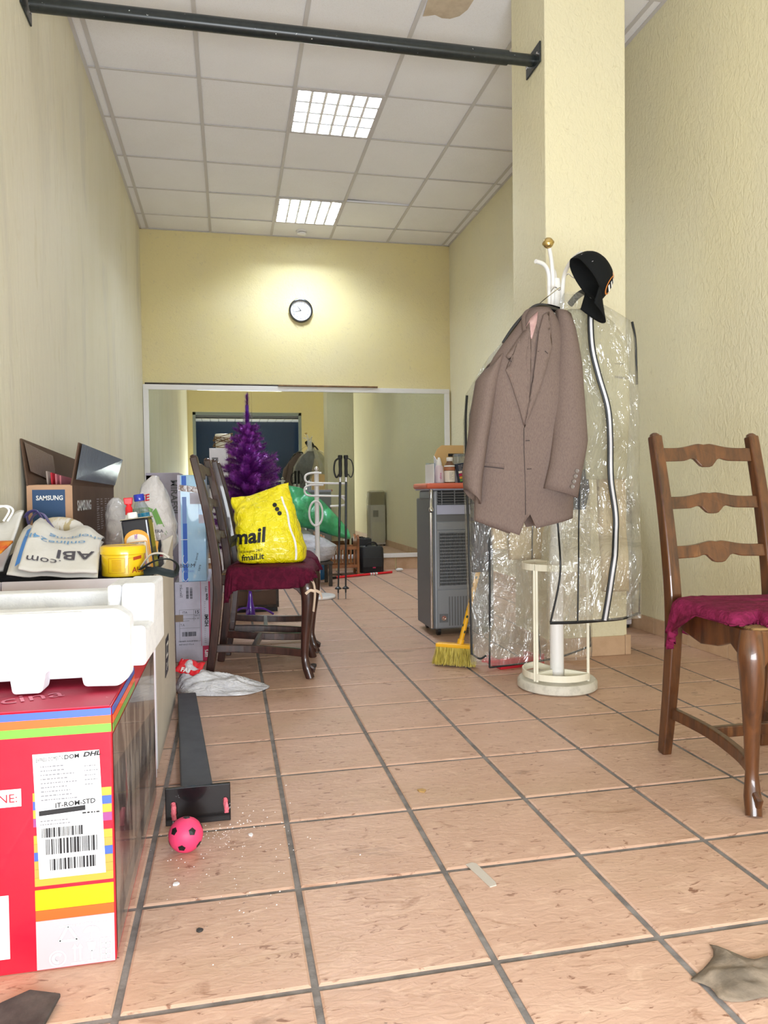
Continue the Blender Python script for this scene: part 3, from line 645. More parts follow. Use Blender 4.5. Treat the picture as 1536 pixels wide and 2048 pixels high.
# striped cushion with ribbon
M['stripe_cloth'] = mat('cream_cloth', (222, 208, 176), .85, stretch=(6, 1, 1), var=[(3, (236, 232, 226), .46, .52), (5, (200, 184, 144), .6, .64)])
M['purple_ribbon'] = mat('purple_ribbon', (84, 76, 130), .45, coat=.2)
t = thing('striped_cushion', 'cream striped cushion tied with a purple ribbon', 'cushion', (-.63, 2.935, .655))
crumple(G().ball((0, 0, .035), (.095, .09, .05), 28, 14), .006, 20, 2).build('cushion_body', 'stripe_cloth', t, smooth=True, sharp=2)
for k, pts in enumerate(([(-.085, -.09, .0), (-.075, -.098, .06), (-.06, -.07, .1), (-.03, -.08, .1), (.0, -.098, .06), (.03, -.112, .02)], [(-.088, -.085, .09), (-.075, -.09, .108), (-.05, -.09, .112), (-.03, -.095, .085), (-.02, -.098, .07)], [(-.08, -.1, .095), (-.07, -.106, .06), (-.035, -.104, .02), (-.015, -.108, .0)])):
    G().tube(arc(pts), (.004, .011) if k else (.003, .009), 8).build('ribbon', 'purple_ribbon', t, smooth=True)
# --- yellow round tin
M['yellow_tin'] = mat('yellow_tin', (246, 206, 24), .3, coat=.4); M['tin_lid'] = mat('tin_lid_ochre', (224, 182, 66), .35, coat=.3); M['ochre_print'] = mat('ochre_print', (206, 140, 10), .5); M['brown_print'] = mat('brown_print', (176, 64, 24), .5)
t = thing('round_tin', 'round yellow biscuit tin with an ochre lid', 'tin', (-.328, 2.41, .572))
G().lathe([(.062, 0), (.064, .002), (.064, .066)], 40).build('tin_body', 'yellow_tin', t, smooth=True)
G().lathe([(.0655, .066), (.0675, .068), (.0675, .088), (.066, .091)], 40).build('lid_rim', 'yellow_tin', t, smooth=True)
G().lathe([(.063, .089), (.061, .0935), (.040, .0935), (.038, .0915), (.001, .0915)], 40).build('lid_top', 'tin_lid', t, smooth=True)
def cyl_patch(R, a0, a1, z0, z1, n=10): return G().grid(lambda u, v: (R*sin(radians(a0+(a1-a0)*u)), -R*cos(radians(a0+(a1-a0)*u)), z0+(z1-z0)*v), n, 1)
for a0, a1, z0, z1 in ((-34, 12, .012, .0132), (-34, 12, .056, .0572), (-34, -33, .012, .057), (11, 12, .012, .057), (20, 62, .056, .0572), (20, 21, .01, .057)): cyl_patch(.0645, a0, a1, z0, z1).build('label_line', 'ochre_print', t)
for k in range(8): cyl_patch(.0645, -24, 2, .018+k*.0045, .0195+k*.0045).build('label_text_line', 'ochre_print', t)
g = cyl_patch(.0645, 34, 62, .046, .056); g.warp(lambda v: v+Vector((0, 0, .2*(v.x-.036)+.003))).build('label_flash', 'brown_print', t)
o = text(t, 'AUD', .024, (0, 0, 0), X_, Z_, 'brown_print', bold=.0004)
for v in o.data.vertices:
    a = radians(30)+v.co.x/.0645; v.co = Vector((.0649*sin(a), -.0649*cos(a), .012+v.co.z))
# --- dark tin can
M['dark_tin'] = mat('dark_blue_tin', (24, 26, 40), .28, coat=.5, metal=.2); M['cream_print'] = mat('cream_print', (238, 228, 214), .5); M['lilac_print'] = mat('lilac_print', (176, 130, 190), .5); M['gold_print'] = mat('gold_print', (236, 168, 62), .5)
t = thing('paint_can', 'dark blue rectangular tin can with white cap and ornate label', 'can', (-.292, 2.64, .555), radians(-8))
t.rotation_euler = (0, radians(-7), radians(-10))
G().box((-.046, -.03, 0), (.046, .03, .185)).build('can_body', 'dark_tin', t, bevel=.008, seg=3)
G().box((-.048, -.032, .183), (.048, .032, .189)).build('can_rim', 'chrome', t, bevel=.003)
G().lathe([(.017, .189), (.017, .206), (.014, .209)], 20, (-.012, 0, 0)).build('cap', 'white_paint', t, smooth=True)
fy = -.031
def arch(w_, h, base, z0, m_, nm, y):
    pts = [(-w_, z0), (w_, z0), (w_, z0+base)]+[(w_*cos(radians(a)), z0+base+h*sin(radians(a))) for a in range(0, 181, 15)][1:]
    G().add([(a, y, b) for a, b in pts], [tuple(range(len(pts)))]).build(nm, m_, t)
arch(.042, .034, .105, .01, 'gold_print', 'label_border', fy); arch(.035, .024, .098, .012, 'cream_print', 'label_field', fy-.0008); arch(.034, .002, .095, .012, 'gold_print', 'label_border', fy-.0014); arch(.031, .003, .09, .014, 'cream_print', 'label_field', fy-.002); arch(.024, .022, .045, .022, 'gold_print', 'label_border', fy-.0026); arch(.022, .019, .044, .024, 'lilac_print', 'label_picture', fy-.0032); arch(.016, .004, .024, .02, 'black_print', 'label_picture', fy-.0038)
text(t, 'if', .022, (-.006, fy-.001, .118), X_, Z_, 'lilac_print', bold=.0006)
text(t, 'lavender soap', .0085, (-.022, fy-.0025, .102), X_, Z_, 'black_print')
# --- spray bottle with red trigger
M['red_plastic'] = mat('red_plastic', (224, 24, 40), .35, coat=.3)
t = thing('spray_bottle', 'bottle with a bright red trigger head behind the dark tin', 'bottle', (-.352, 2.75, .60))
G().lathe([(.026, 0), (.026, .11), (.013, .14), (.012, .152)], 20).build('bottle_body', 'white_paint', t, smooth=True)
G().lathe([(.0125, .15), (.0125, .175), (.009, .18), (.009, .19)], 16).build('collar', 'red_plastic', t, smooth=True)
G().prism([(-.014, .186), (.012, .186), (.014, .212), (-.018, .210)], 'y', -.009, .009).build('trigger_head', 'red_plastic', t, bevel=.003)
# --- blue bottle
M['blue_cap'] = mat('blue_cap', (30, 48, 170), .3, coat=.3); M['teal'] = mat('teal_liquid', (24, 120, 160), .12, coat=.6, var=[(20, (60, 170, 200), .5, .7)]); M['clearish'] = film('clear_bottle', (222, 232, 238), .12, (220, 230, 240), .35, (6, .2, .01))
t = thing('screen_wash_bottle', 'clear bottle of blue liquid with a dark blue cap', 'bottle', (-.296, 2.84, .59))
t.rotation_euler = (0, radians(-8), 0)
G().lathe([(.034, 0), (.036, .01), (.036, .10), (.034, .135), (.028, .155), (.0275, .165)], 24).build('liquid', 'teal', t, smooth=True)
G().lathe([(.0285, .166), (.026, .185), (.017, .205), (.015, .212)], 24).build('bottle_neck', 'clearish', t, smooth=True)
G().lathe([(.018, .210), (.019, .213), (.019, .232), (.017, .235)], 18).build('cap', 'blue_cap', t, smooth=True)
g = G().grid(lambda u, v: (.0368*sin(radians(-20+100*u)), -.0368*cos(radians(-20+100*u)), .01+.115*v), 10, 1); g.build('label', 'cream_print', t, smooth=True)
for k in range(8): G().grid(lambda u, v: (.0373*sin(radians(5+60*u)), -.0373*cos(radians(5+60*u)), .02+.011*k+.003*v), 8, 1).build('label_text_line', 'dkgrey_print', t)
# orange envelope and strap
M['envelope'] = mat('orange_paper', (226, 166, 62), .7)
tag(G().grid(lambda u, v: (-.31+.055*u, 2.70+.07*v, .60+.05*v+.006*sin(u*3)), 6, 6).build('envelope', 'envelope', smooth=True, solid=.004), 'orange paper envelope tucked behind the yellow tin', 'envelope')
M['dark_strap'] = mat('dark_green_strap', (40, 50, 52), .7, bump=(90, .4, .003)); M['canvas'] = mat('canvas_white', (226, 220, 210), .8, bump=(60, .4, .004))
t = thing('webbing_strap', 'curled dark webbing strap with white lining over the box corner', 'strap', (-.222, 2.365, .581))
pts = arc([(-.05, -.01, .012), (-.01, -.02, .036), (.035, -.02, .042), (.060, -.015, .022), (.052, -.012, -.004), (.026, -.012, .0), (-.005, -.012, .008), (-.04, -.012, .0)], 6)
G().tube(pts, (.0025, .018), 8, ref=(0, 0, 1)).build('strap', 'dark_strap', t, smooth=True)
pts = arc([(-.048, .0, .02), (-.02, .0, .055), (.015, .0, .058), (.035, .0, .044)], 6)
G().tube(pts, (.003, .022), 8, ref=(0, 0, 1)).build('lining', 'canvas', t, smooth=True)
# --- television carton against the wall
M['brown_card'] = carton_mat('brown_cardboard', (96, 72, 56)); M['tan_card'] = carton_mat('tan_cardboard', (206, 164, 132)); M['tv_blue'] = mat('panel_blue', (44, 78, 120), .55)
M['packing_tape'] = mat('shiny_tape', (150, 160, 178), .14, metal=.4, stretch=(1, 5, .4), bump=(24, .8, .012))
t = thing('television_carton', 'long narrow brown television carton with open flaps against the wall', 'carton', (-.80, 3.2, 0))
W, D, Hb = .172, 1.10, .862
G().box((0, 0, 0), (W, .006, Hb)).build('end_panel', 'tan_card', t); G().box((0, D-.006, 0), (W, D, Hb)).build('end_panel', 'brown_card', t)
G().box((0, .006, 0), (.006, D-.006, Hb)).build('side_panel', 'brown_card', t); G().box((W-.006, .006, 0), (W, D-.006, Hb)).build('side_panel', 'brown_card', t)
G().box((.006, .006, 0), (W-.006, D-.006, .01)).build('bottom_panel', 'brown_card', t)
G().add([(W-.003, 0, Hb), (W-.003, D, Hb), (W+.045, D, Hb+.155), (W+.028, .01, Hb+.175)], [(0, 1, 2, 3)]).build('top_flap', 'brown_card', t, solid=.006)
o = G().add([(W+.010, .03, Hb+.025), (W+.010, D-.02, Hb+.012), (W+.0545, D-.02, Hb+.152), (W+.0375, .03, Hb+.172)], [(0, 1, 2, 3)]).build('tape', 'packing_tape', t)
G().add([(.003, 0, Hb), (.003, D, Hb), (-.012, D, Hb+.15), (-.017, .0, Hb+.19)], [(0, 1, 2, 3)]).build('top_flap', 'brown_card', t, solid=.006)
M['clear_tape'] = mat('clear_tape', (138, 114, 102), .15, stretch=(1, 6, .5), bump=(24, .6, .01))
G().add([(.0068, .04, Hb+.06), (.0068, .5, Hb+.02), (-.006, .5, Hb+.145), (-.009, .02, Hb+.178)], [(0, 1, 2, 3)]).build('tape', 'clear_tape', t)
G().add([(.006, .003, Hb), (W-.006, .003, Hb), (W-.012, .12, Hb+.004), (.012, .12, Hb+.004)], [(0, 1, 2, 3)]).build('end_flap', 'tan_card', t, solid=.005)
panel(t, 'blue_panel', (.021, -.0005, .40), X_, Z_, .124, .446, 'tv_blue')
text(t, 'SAMSUNG', .026, (.035, -.0012, .804), X_, Z_, 'white_print', bold=.0008, sx=.86)
text(t, 'SAMSUNG', .060, (W+.0006, .09, .758), Y_, Z_, 'white_print', bold=.0018, sx=1.15)
for k, y in enumerate((.55, .66, .78, .88, .97)): rows_of_text(t, (W+.0006, y, .80), Y_, Z_, .07, 3 if k % 2 else 5, .012, .009, 'p_lightgrey', k); rows_of_text(t, (W+.0006, y, .755), Y_, Z_, .07, 10, .011, .009, 'p_lightgrey', k+9)
M['pink_paper'] = mat('pink_paper', (206, 120, 128), .6); M['grey_paper'] = mat('grey_board', (176, 160, 150), .6)
t = thing('folder_stack', 'pink and grey folders poking out of the television carton', 'folder', (-.72, 3.34, .58))
for k, m_ in enumerate(('grey_paper', 'red_print', 'pink_paper', 'pink_paper')):
    G().add([(-.01+k*.011, 0, 0), (.03+k*.011, .5, 0), (.015+k*.013, .5, .30), (-.035+k*.018, .0, .345-k*.006)], [(0, 1, 2, 3)]).build('folder', m_, t, solid=.006)
# --- hidden support carton with bags
M['wine_card'] = carton_mat('red_black_card', (150, 26, 36), (40, 14, 18), sc=3)
t = thing('red_black_carton', 'dark red and black carton wedged behind the open white box', 'carton', (-.60, 3.18, 0))
G().box((0, 0, 0), (.335, .40, .565)).build('carton_body', 'wine_card', t, bevel=.003)
G().prism([(.05, .566), (.30, .566), (.31, .572), (.04, .572)], 'y', .02, .38).build('top_flap', 'wine_card', t)
G().box((.3352, .02, .1), (.3365, .09, .54)).build('black_stripe', 'black_print', t)
M['bag_white'] = mat('white_polythene', (216, 212, 212), .3, coat=.3, var=[(6, (196, 192, 194), .4, .65)], bump=(26, .6, .012, 4, 1.4))
M['bag_green'] = mat('green_print', (104, 158, 74), .35, coat=.2)
def sack(t, prof, m_, amp, sc, k, nm='bag_body', n=44, p=.7, steps=22):
    def at(z):
        for a, b in zip(prof[:-1], prof[1:]):
            if a[0] <= z <= b[0]:
                f = (z-a[0])/(b[0]-a[0]); f = f*f*(3-2*f)
                return [a[q]+(b[q]-a[q])*f for q in range(5)]
        return prof[-1]
    rr = []; z0, z1 = prof[0][0], prof[-1][0]
    for i in range(steps+1):
        z, rx, ry, cx, cy = at(z0+(z1-z0)*i/steps)
        rr.append([(cx+rx*abs(cos(2*pi*j_/n))**p*(1 if cos(2*pi*j_/n) > 0 else -1), cy+ry*abs(sin(2*pi*j_/n))**p*(1 if sin(2*pi*j_/n) > 0 else -1), z) for j_ in range(n)])
    g = crumple(G().loft(rr), amp, sc, k, lambda v: min(1, .15+max(0, v.z-z0)/.05))
    o = g.build(nm, m_, t, smooth=True, sharp=2.2); return o
t = thing('carrier_bag', 'white carrier bag with a green printed band behind the tins', 'bag', (-.325, 3.40, .573))
o = sack(t, [(0, .075, .085, 0, 0), (.03, .088, .10, .0, 0), (.12, .088, .10, -.005, 0), (.22, .066, .08, -.01, 0), (.29, .04, .05, -.012, 0), (.325, .014, .02, -.006, 0)], 'bag_white', .016, 14, 4)
bm = bmesh.new(); bm.from_mesh(o.data); tr = BVHTree.FromBMesh(bm); bm.free()
for pts in ([(-.075, .165), (-.02, .175), (-.005, .172), (.0, .185), (-.02, .195), (-.075, .19)], [(-.005, .172), (.055, .01), (.078, .03), (.012, .19)]):
    g = G().add([(a, -.3, b) for a, b in pts], [tuple(range(len(pts)))]); wrap(g.build('green_band', 'bag_green', t), tr, (0, 1, 0), .002)
wrap(text(t, 'ZE', .04, (-.06, -.3, .215), (1, 0, .2), Z_, 'red_print', bold=.001), tr, (0, 1, 0), .002); wrap(text(t, 'KYOCERA', .02, (-.05, -.3, .08), (1, 0, .05), Z_, 'dkgrey_print'), tr, (0, 1, 0), .002)
t = thing('carrier_bag', 'small plain white carrier bag beside the television carton', 'bag', (-.495, 3.46, .573))
sack(t, [(0, .05, .08, 0, 0), (.04, .056, .085, 0, 0), (.14, .052, .07, 0, 0), (.20, .036, .05, -.005, 0), (.23, .012, .02, -.01, 0)], 'bag_white', .014, 16, 8)
# --- screen carton, light blue carton, grey carton
M['lilac_card'] = carton_mat('lilac_white_card', (214, 210, 226)); M['crimson'] = mat('crimson_print', (190, 30, 80), .5)
t = thing('screen_carton', 'white screen carton with crimson edge standing under the blue carton', 'carton', (-.272, 3.72, 0))
G().box((0, 0, 0), (.168, .62, .392)).build('carton_body', 'lilac_card', t, bevel=.003)
fy = -.0006
panel(t, 'crimson_edge', (.160, fy, 0), X_, Z_, .008, .392, 'crimson'); panel(t, 'crimson_edge', (.128, fy, .0), X_, Z_, .032, .075, 'crimson'); panel(t, 'crimson_line', (.122, fy, .075), X_, Z_, .002, .317, 'crimson')
text(t, 'HDMI', .024, (.157, fy, .17), Z_, (-1, 0, 0), 'black_print', bold=.0006); text(t, 'MP3', .016, (.155, fy, .34), Z_, (-1, 0, 0), 'black_print'); text(t, 'DLNA', .012, (.156, fy, .30), Z_, (-1, 0, 0), 'black_print', bold=.0008); text(t, 'HD', .026, (.158, fy, .018), Z_, (-1, 0, 0), 'white_print', bold=.0008); text(t, 'READY', .012, (.145, fy, .018), Z_, (-1, 0, 0), 'white_print')
text(t, '15', .022, (.092, fy, .236), X_, Z_, 'black_print', bold=.0004); text(t, 'ITA', .015, (.035, fy, .238), X_, Z_, 'black_print'); text(t, 'SW-3', .010, (.092, fy, .222), X_, Z_, 'black_print'); text(t, 'C6  07', .010, (.086, fy, .208), X_, Z_, 'black_print'); text(t, 'ITA', .018, (.018, fy, .175), X_, Z_, 'grey_print')
text(t, 'OLB 00073  15 C/J 207 BG22', .010, (.014, fy, .098), X_, Z_, 'black_print', sx=.75); text(t, 'RIETANO ITA-A', .010, (.016, fy, .082), X_, Z_, 'black_print')
g = G()
for a, b, c_, d in ((.02, .10, .118, .1012), (.02, .255, .118, .2562), (.02, .10, .0212, .256), (.117, .1, .1182, .256), (.088, .2, .0892, .256), (.02, .23, .118, .2312), (.02, .165, .118, .1662)): g.add([(a, fy-.001, b), (c_, fy-.001, b), (c_, fy-.001, d), (a, fy-.001, d)], [(0, 1, 2, 3)])
g.build('label_rules', 'grey_print', t)
barcode(t, (.032, fy, .125), X_, Z_, .066, .022, 5); barcode(t, (.066, fy, .31), Z_, (-1, 0, 0), .055, .012, 6); barcode(t, (.084, fy, .31), Z_, (-1, 0, 0), .055, .012, 7); rows_of_text(t, (.025, fy, .375), X_, (0, 0, 1), .012, 8, .008, .006, 'black_print', 4); rows_of_text(t, (.138, fy, .29), X_, Z_, .008, 22, .0095, .004, 'grey_print', 5); rows_of_text(t, (.03, fy, .21), X_, Z_, .055, 2, .01, .005, 'grey_print', 6)
M['tape_brown'] = mat('brown_tape', (150, 126, 100), .3); panel(t, 'brown_tape', (0, fy-.001, .198), X_, Z_, .038, .034, 'tape_brown')
M['sky_card'] = mat('light_blue_card', (150, 198, 232), .35, coat=.3, stretch=(1, 1, .5), var=[(5, (172, 214, 240), .4, .65), (22, (196, 222, 240), .6, .72)]); M['royal'] = mat('royal_blue_print', (34, 96, 200), .5)
t = thing('blue_carton', 'tall light blue carton with a royal blue stripe', 'carton', (-.250, 3.728, .3925))
G().box((0, 0, 0), (.132, .30, .522)).build('carton_body', 'sky_card', t, bevel=.003)
panel(t, 'pale_edge', (0, fy, 0), X_, Z_, .014, .522, 'lilac_card'); panel(t, 'royal_stripe', (.022, fy, .0), X_, Z_, .020, .285, 'royal'); panel(t, 'royal_stripe', (.020, fy, .46), X_, Z_, .022, .058, 'royal')
M['violet_fade'] = mat('faded_blue_print', (120, 150, 214), .5); panel(t, 'faded_stripe', (.021, fy, .285), X_, Z_, .020, .13, 'violet_fade'); panel(t, 'white_band', (.010, fy-.001, .205), X_, Z_, .034, .003, 'white_print')
g = G(); P = []
for z0, h in ((.085, .045), (.002, .05)):
    pts = [(.024, z0+h), (.020, z0+h-.01), (.020, z0+.012), (.028, z0), (.038, z0+.004), (.042, z0+.014)]
    for a, b in zip(pts[:-1], pts[1:]):
        a, b = Vector((a[0], fy-.0016, a[1])), Vector((b[0], fy-.0016, b[1])); d = (b-a).normalized(); s_ = Vector((-d.z, 0, d.x))*.0014; g.add([a-s_, b-s_, b+s_, a+s_], [(0, 1, 2, 3)])
g.build('white_mark', 'white_print', t)
text(t, 'BLU:M', .026, (.004, fy-.002, .070), X_, Z_, 'navy_print'); text(t, 'kitchen', .020, (.012, fy, .046), X_, Z_, 'violet_fade'); text(t, 'with special', .014, (.078, fy, .075), (.25, 0, 1), (-1, 0, .25), 'navy_print'); text(t, 'care', .018, (.098, fy, .05), (.25, 0, 1), (-1, 0, .25), 'navy_print')
for k in range(4): rows_of_text(t, (.100+k*.007, fy, .30), Z_, (-1, 0, 0), .09, 1, .01, .004, 'violet_fade', k)
panel(t, 'white_sticker', (.098, fy-.001, .285), X_, Z_, .026, .042, 'lilac_card'); panel(t, 'white_sticker', (.058, fy-.001, .38), X_, Z_, .06, .055, 'lilac_card')
panel(t, 'torn_tape', (.004, fy-.0012, .445), (1, 0, -.12), (.1, 0, 1), .125, .03, 'clear_tape')
M['mauve_card'] = carton_mat('mauve_grey_card', (196, 190, 206), (180, 172, 190))
t = thing('grey_carton', 'pale mauve carton with large vertical lettering behind the carrier bag', 'carton', (-.468, 4.40, 0))
G().box((0, 0, 0), (.185, .35, .945)).build('carton_body', 'mauve_card', t, bevel=.003)
text(t, 'MIRAFSIL', .05, (.138, fy, .905), (0, 0, -1), (1, 0, 0), 'grey_print', bold=.0012, sx=1.05); panel(t, 'corner_print', (.003, fy, .86), X_, Z_, .03, .07, 'violet_fade'); panel(t, 'corner_print', (.003, fy, .90), X_, Z_, .045, .03, 'envelope')
# --- things on the floor
M['pipe_grey'] = mat('dull_black_steel', (58, 60, 64), .55, var=[(12, (44, 46, 50), .4, .65)], spots=[(60, (150, 150, 150), .72, .76)])
M['plate_black'] = mat('black_plate', (16, 17, 19), .22, coat=.3, spots=[(16, (226, 226, 226), .60, .64, 8, .8)])
M['plug_pink'] = mat('pink_wall_plug', (226, 110, 124), .5, bump=(80, .8, .01))
t = thing('metal_post', 'flat black steel post with an end plate lying on the floor', 'metal post', (-.09, 1.885, 0))
G().prism([(-.043, .006), (.043, .006), (-.055, 1.10), (-.125, 1.10)], 'z', .005, .04).build('post_bar', 'pipe_grey', t, bevel=.004)
ep_ = G().box((-.080, -.008, .0), (.078, .004, .094)).build('end_plate', 'plate_black', t, bevel=.002)
for x, l in ((-.062, .040), (.064, .034)):
    g = G().tube(arc([(x, -.008, .055), (x+.002, -.022, .045), (x+.003, -.026, .062-l)]), [.006]*13, 10); crumple(g, .003, 90, 2).build('wall_plug', 'plug_pink', ep_, smooth=True)
M['ball_pink'] = mat('pink_rubber', (232, 66, 110), .5, spec=.4, bump=(200, .1, .002))
t = thing('toy_ball', 'small pink toy football with black patches', 'ball', (-.113, 1.735, .0395))
G().ball((0, 0, 0), .039, 32, 20).build('ball_body', 'ball_pink', t, smooth=True)
ph = (1+5**.5)/2; ico = []
for a in (-1, 1):
    for b in (-ph, ph): ico += [Vector((0, a, b)), Vector((a, b, 0)), Vector((b, 0, a))]
q = Matrix.Rotation(.55, 3, 'X') @ Matrix.Rotation(.35, 3, 'Z') @ Matrix.Rotation(.3, 3, 'Y')
for d in ico:
    d = (q @ d).normalized(); a = d.orthogonal().normalized(); b = d.cross(a)
    G().add([(d+(a*cos(2*pi*k/5)+b*sin(2*pi*k/5))*.235).normalized()*.0396 for k in range(5)]+[d*.0400], [(k, (k+1) % 5, 5) for k in range(5)]).build('black_patch', 'black', t)
M['bag_floor'] = mat('white_film_bag', (222, 222, 226), .3, coat=.3, stretch=(1, 2.5, 2.5), var=[(8, (200, 200, 206), .4, .65)], bump=(16, .8, .015, 4, 1.6))
t = thing('carrier_bag', 'crumpled white carrier bag lying flat on the floor by the chair', 'bag', (-.055, 3.150, .0))
t.rotation_euler = (0, 0, radians(-14))
def fb(u, v):
    a = 2*pi*u; r = v
    x = .195*r*cos(a)*(1+.10*sin(3*a)); y = .125*r*sin(a)*(1+.15*cos(2*a))
    hgt = .045*(1-r**2)*(1-.9*x/.2)+.075*math.exp(-((x+.15)/.05)**2-((y-.03)/.08)**2)*(1-r**6)
    fold = .024*(1-2*abs(nz((x*2.2+y*2, y*11-x*3, 0), 2.4, 1)))+.010*nz((x, y, 0), 24, 2)
    return (x, y, max(.002, hgt+fold*(1-r**4)+.003))
G().grid(fb, 90, 26).build('bag_body', 'bag_floor', t, smooth=True, sharp=2, solid=.002)
G().grid(lambda u, v: (-.185+.10*u+.02*v, -.03+.05*v, .085-.02*u+.045*v+.012*nz((u*5, v*5, 0), 1, 3)), 14, 8).build('red_print_patch', 'red_plastic', t, smooth=True, solid=.002)
text(t, 'FAI', .026, (-.155, -.036, .088), (1, 0, -.2), (.1, .5, .6), 'white_print', bold=.001)
# scraps
M['chalk_dust'] = mat('plaster_dust', (236, 232, 230), .9)
M['slate'] = mat('dark_rubber', (52, 48, 46), .7, var=[(14, (80, 74, 70), .45, .65)], bump=(60, .4, .004))
rnd = random.Random(77); g = G()
for k in range(260):
    a, d = rnd.uniform(0, 2*pi), abs(rnd.gauss(0, .16)); x, y, r = -.03+d*cos(a)*.8, 1.80+d*sin(a)*1.3, rnd.uniform(.0008, .0022)
    if x < -.2 or (abs(x+.09) < .095 and y > 1.868): continue
    g.add([(x-r, y-r*.6, 0), (x+r, y-r*.5, 0), (x, y+r, 0), (x, y, r*.9)], [(0, 2, 1), (0, 1, 3), (1, 2, 3), (2, 0, 3)])
o = tag(g.build('plaster_dust', 'chalk_dust'), 'fine white plaster dust scattered over the tiles around the pink ball', 'dust'); o['kind'] = 'stuff'
tag(G().prism([(-.40, 1.19), (-.297, 1.19), (-.283, 1.262), (-.334, 1.279), (-.37, 1.262), (-.41, 1.24)], 'z', 0, .007).warp(lambda v: v+Vector((0, 0, .02*max(0, (v.y-1.22))/.06*.5))).build('rubber_offcut', 'slate', bevel=.002), 'dark grey rubber offcut on the tiles in front of the red carton', 'offcut')
M['tape_scrap'] = mat('grey_tape', (188, 178, 166), .7)
tag(G().prism([(.492, 1.530), (.508, 1.535), (.516, 1.528), (.530, 1.445), (.528, 1.434), (.512, 1.430)], 'z', 0, .0025).build('tape_scrap', 'tape_scrap', bevel=.0008), 'short strip of grey tape on the tiles', 'tape')
M['rag'] = mat('grey_rag', (140, 124, 106), .9, var=[(12, (108, 96, 82), .4, .6, 6, 1)], bump=(40, .6, .006))
def rg(u, v):
    a = 2*pi*u; x = .085*v*cos(a)*(1+.35*sin(2*a+.6)+.25*sin(5*a)); y = .06*v*sin(a)*(1+.3*cos(3*a)+.2*sin(4*a))
    return (.845+x, 1.075+y, max(.001, .012*(1-v*v)+.006*nz((x, y, 0), 50, 2)+.002))
tag(G().grid(rg, 48, 10).build('dirty_rag', 'rag', smooth=True, sharp=2, solid=.001), 'flat dirty grey rag stuck to the floor tiles', 'rag')
def chip(nm, label, x, y, r, m_, seed, h=.004):
    rnd = random.Random(seed); n = rnd.randint(5, 7)
    pts = [(x+r*rnd.uniform(.6, 1.1)*cos(2*pi*k/n), y+r*rnd.uniform(.6, 1.1)*sin(2*pi*k/n)) for k in range(n)]
    return tag(G().prism(pts, 'z', 0, h).build(nm, m_, bevel=h*.25), label, 'debris')
M['straw'] = mat('straw', (176, 140, 84), .8); M['chalk'] = mat('plaster_white', (236, 232, 230), .9)
chip('straw_scrap', 'small scrap of brown straw on the open tiles', .50, 1.94, .014, 'straw', 1); chip('plaster_chip', 'white plaster chip beside the pink ball', .035, 1.781, .008, 'chalk', 2); chip('plaster_chip', 'white plaster chip lying in front of the pink ball', -.125, 1.59, .008, 'chalk', 3)
chip('dark_fluff', 'tuft of grey fluff beside the walnut chair foot', .370, 3.452, .022, 'slate', 4, .016); chip('rubber_crumb', 'square grey rubber crumb on a tile in front of the red carton', -.07, 1.41, .007, 'slate', 6)
# ================================================================ coat rack and what hangs on it
PX, PY = 1.322, 2.85
t = thing('coat_rack', 'white tubular coat stand with umbrella frame and round base', 'coat rack', (PX, PY, 0))
G().lathe([(.155, 0), (.163, .006), (.163, .030), (.155, .040), (.03, .043)], 48).build('base', 'stone_white', t, smooth=True)
G().lathe([(.0285, .043), (.0285, .60)], 24).build('lower_pole', 'white_paint', t, smooth=True)
G().lathe([(.024, .595), (.024, 1.66), (.022, 1.685), (.004, 1.69)], 24).build('upper_pole', 'white_paint', t, smooth=True)
M['cream'] = mat('cream_enamel', (240, 235, 215), .35, coat=.3)
for a0, nm in ((-150, 'a'), (105, 'b')):
    R_, r_ = .140, .035
    aa = [radians(a0+100*k/14) for k in range(15)]
    for z in (.052, .495):
        g = G()
        for k in range(14):
            for (ra, rb) in ((R_, R_-.004),):
                a, b = aa[k], aa[k+1]
                g.add([(ra*cos(a), ra*sin(a), z), (ra*cos(b), ra*sin(b), z), (ra*cos(b), ra*sin(b), z+.026), (ra*cos(a), ra*sin(a), z+.026)], [(0, 1, 2, 3)])
        for a in (aa[0], aa[-1]): g.add([(r_*cos(a), r_*sin(a), z), (R_*cos(a), R_*sin(a), z), (R_*cos(a), R_*sin(a), z+.026), (r_*cos(a), r_*sin(a), z+.026)], [(0, 1, 2, 3)])
        g.build('umbrella_ring', 'cream', t, solid=.006)
    for a in (aa[0], aa[-1]):
        x, y = (R_-.004)*cos(a), (R_-.004)*sin(a)
        G().tube([(x, y, .044), (x, y, .495)], .006, 10).build('umbrella_rod', 'cream', t, smooth=True)
def hook(pts, end=None, r=.0085):
    o = G().tube(arc(pts, 6), r, 10).build('hook', 'white_paint', t, smooth=True)
    if end: G().ball(end[0], .0215, 20, 14).lathe([(.0235, -.003), (.0245, 0), (.0235, .003)], 20, end[0], end[1]).build('brass_knob', 'brass', o, smooth=True)
hook([(-.026, -.01, 1.50), (-.030, -.012, 1.62), (-.034, -.016, 1.70), (-.06, -.03, 1.733), (-.105, -.05, 1.738)])
hook([(-.022, -.02, 1.50), (-.020, -.026, 1.66), (-.026, -.03, 1.74), (-.046, -.05, 1.795)], ((-.055, -.06, 1.81), (-.35, -.55, .75)))
hook([(.026, -.01, 1.50), (.028, -.012, 1.62), (.030, -.03, 1.70), (.028, -.10, 1.732), (.014, -.18, 1.728), (.0, -.235, 1.716)])
hook([(.015, .022, 1.50), (.018, .03, 1.66), (.022, .05, 1.73), (.03, .10, 1.75)])
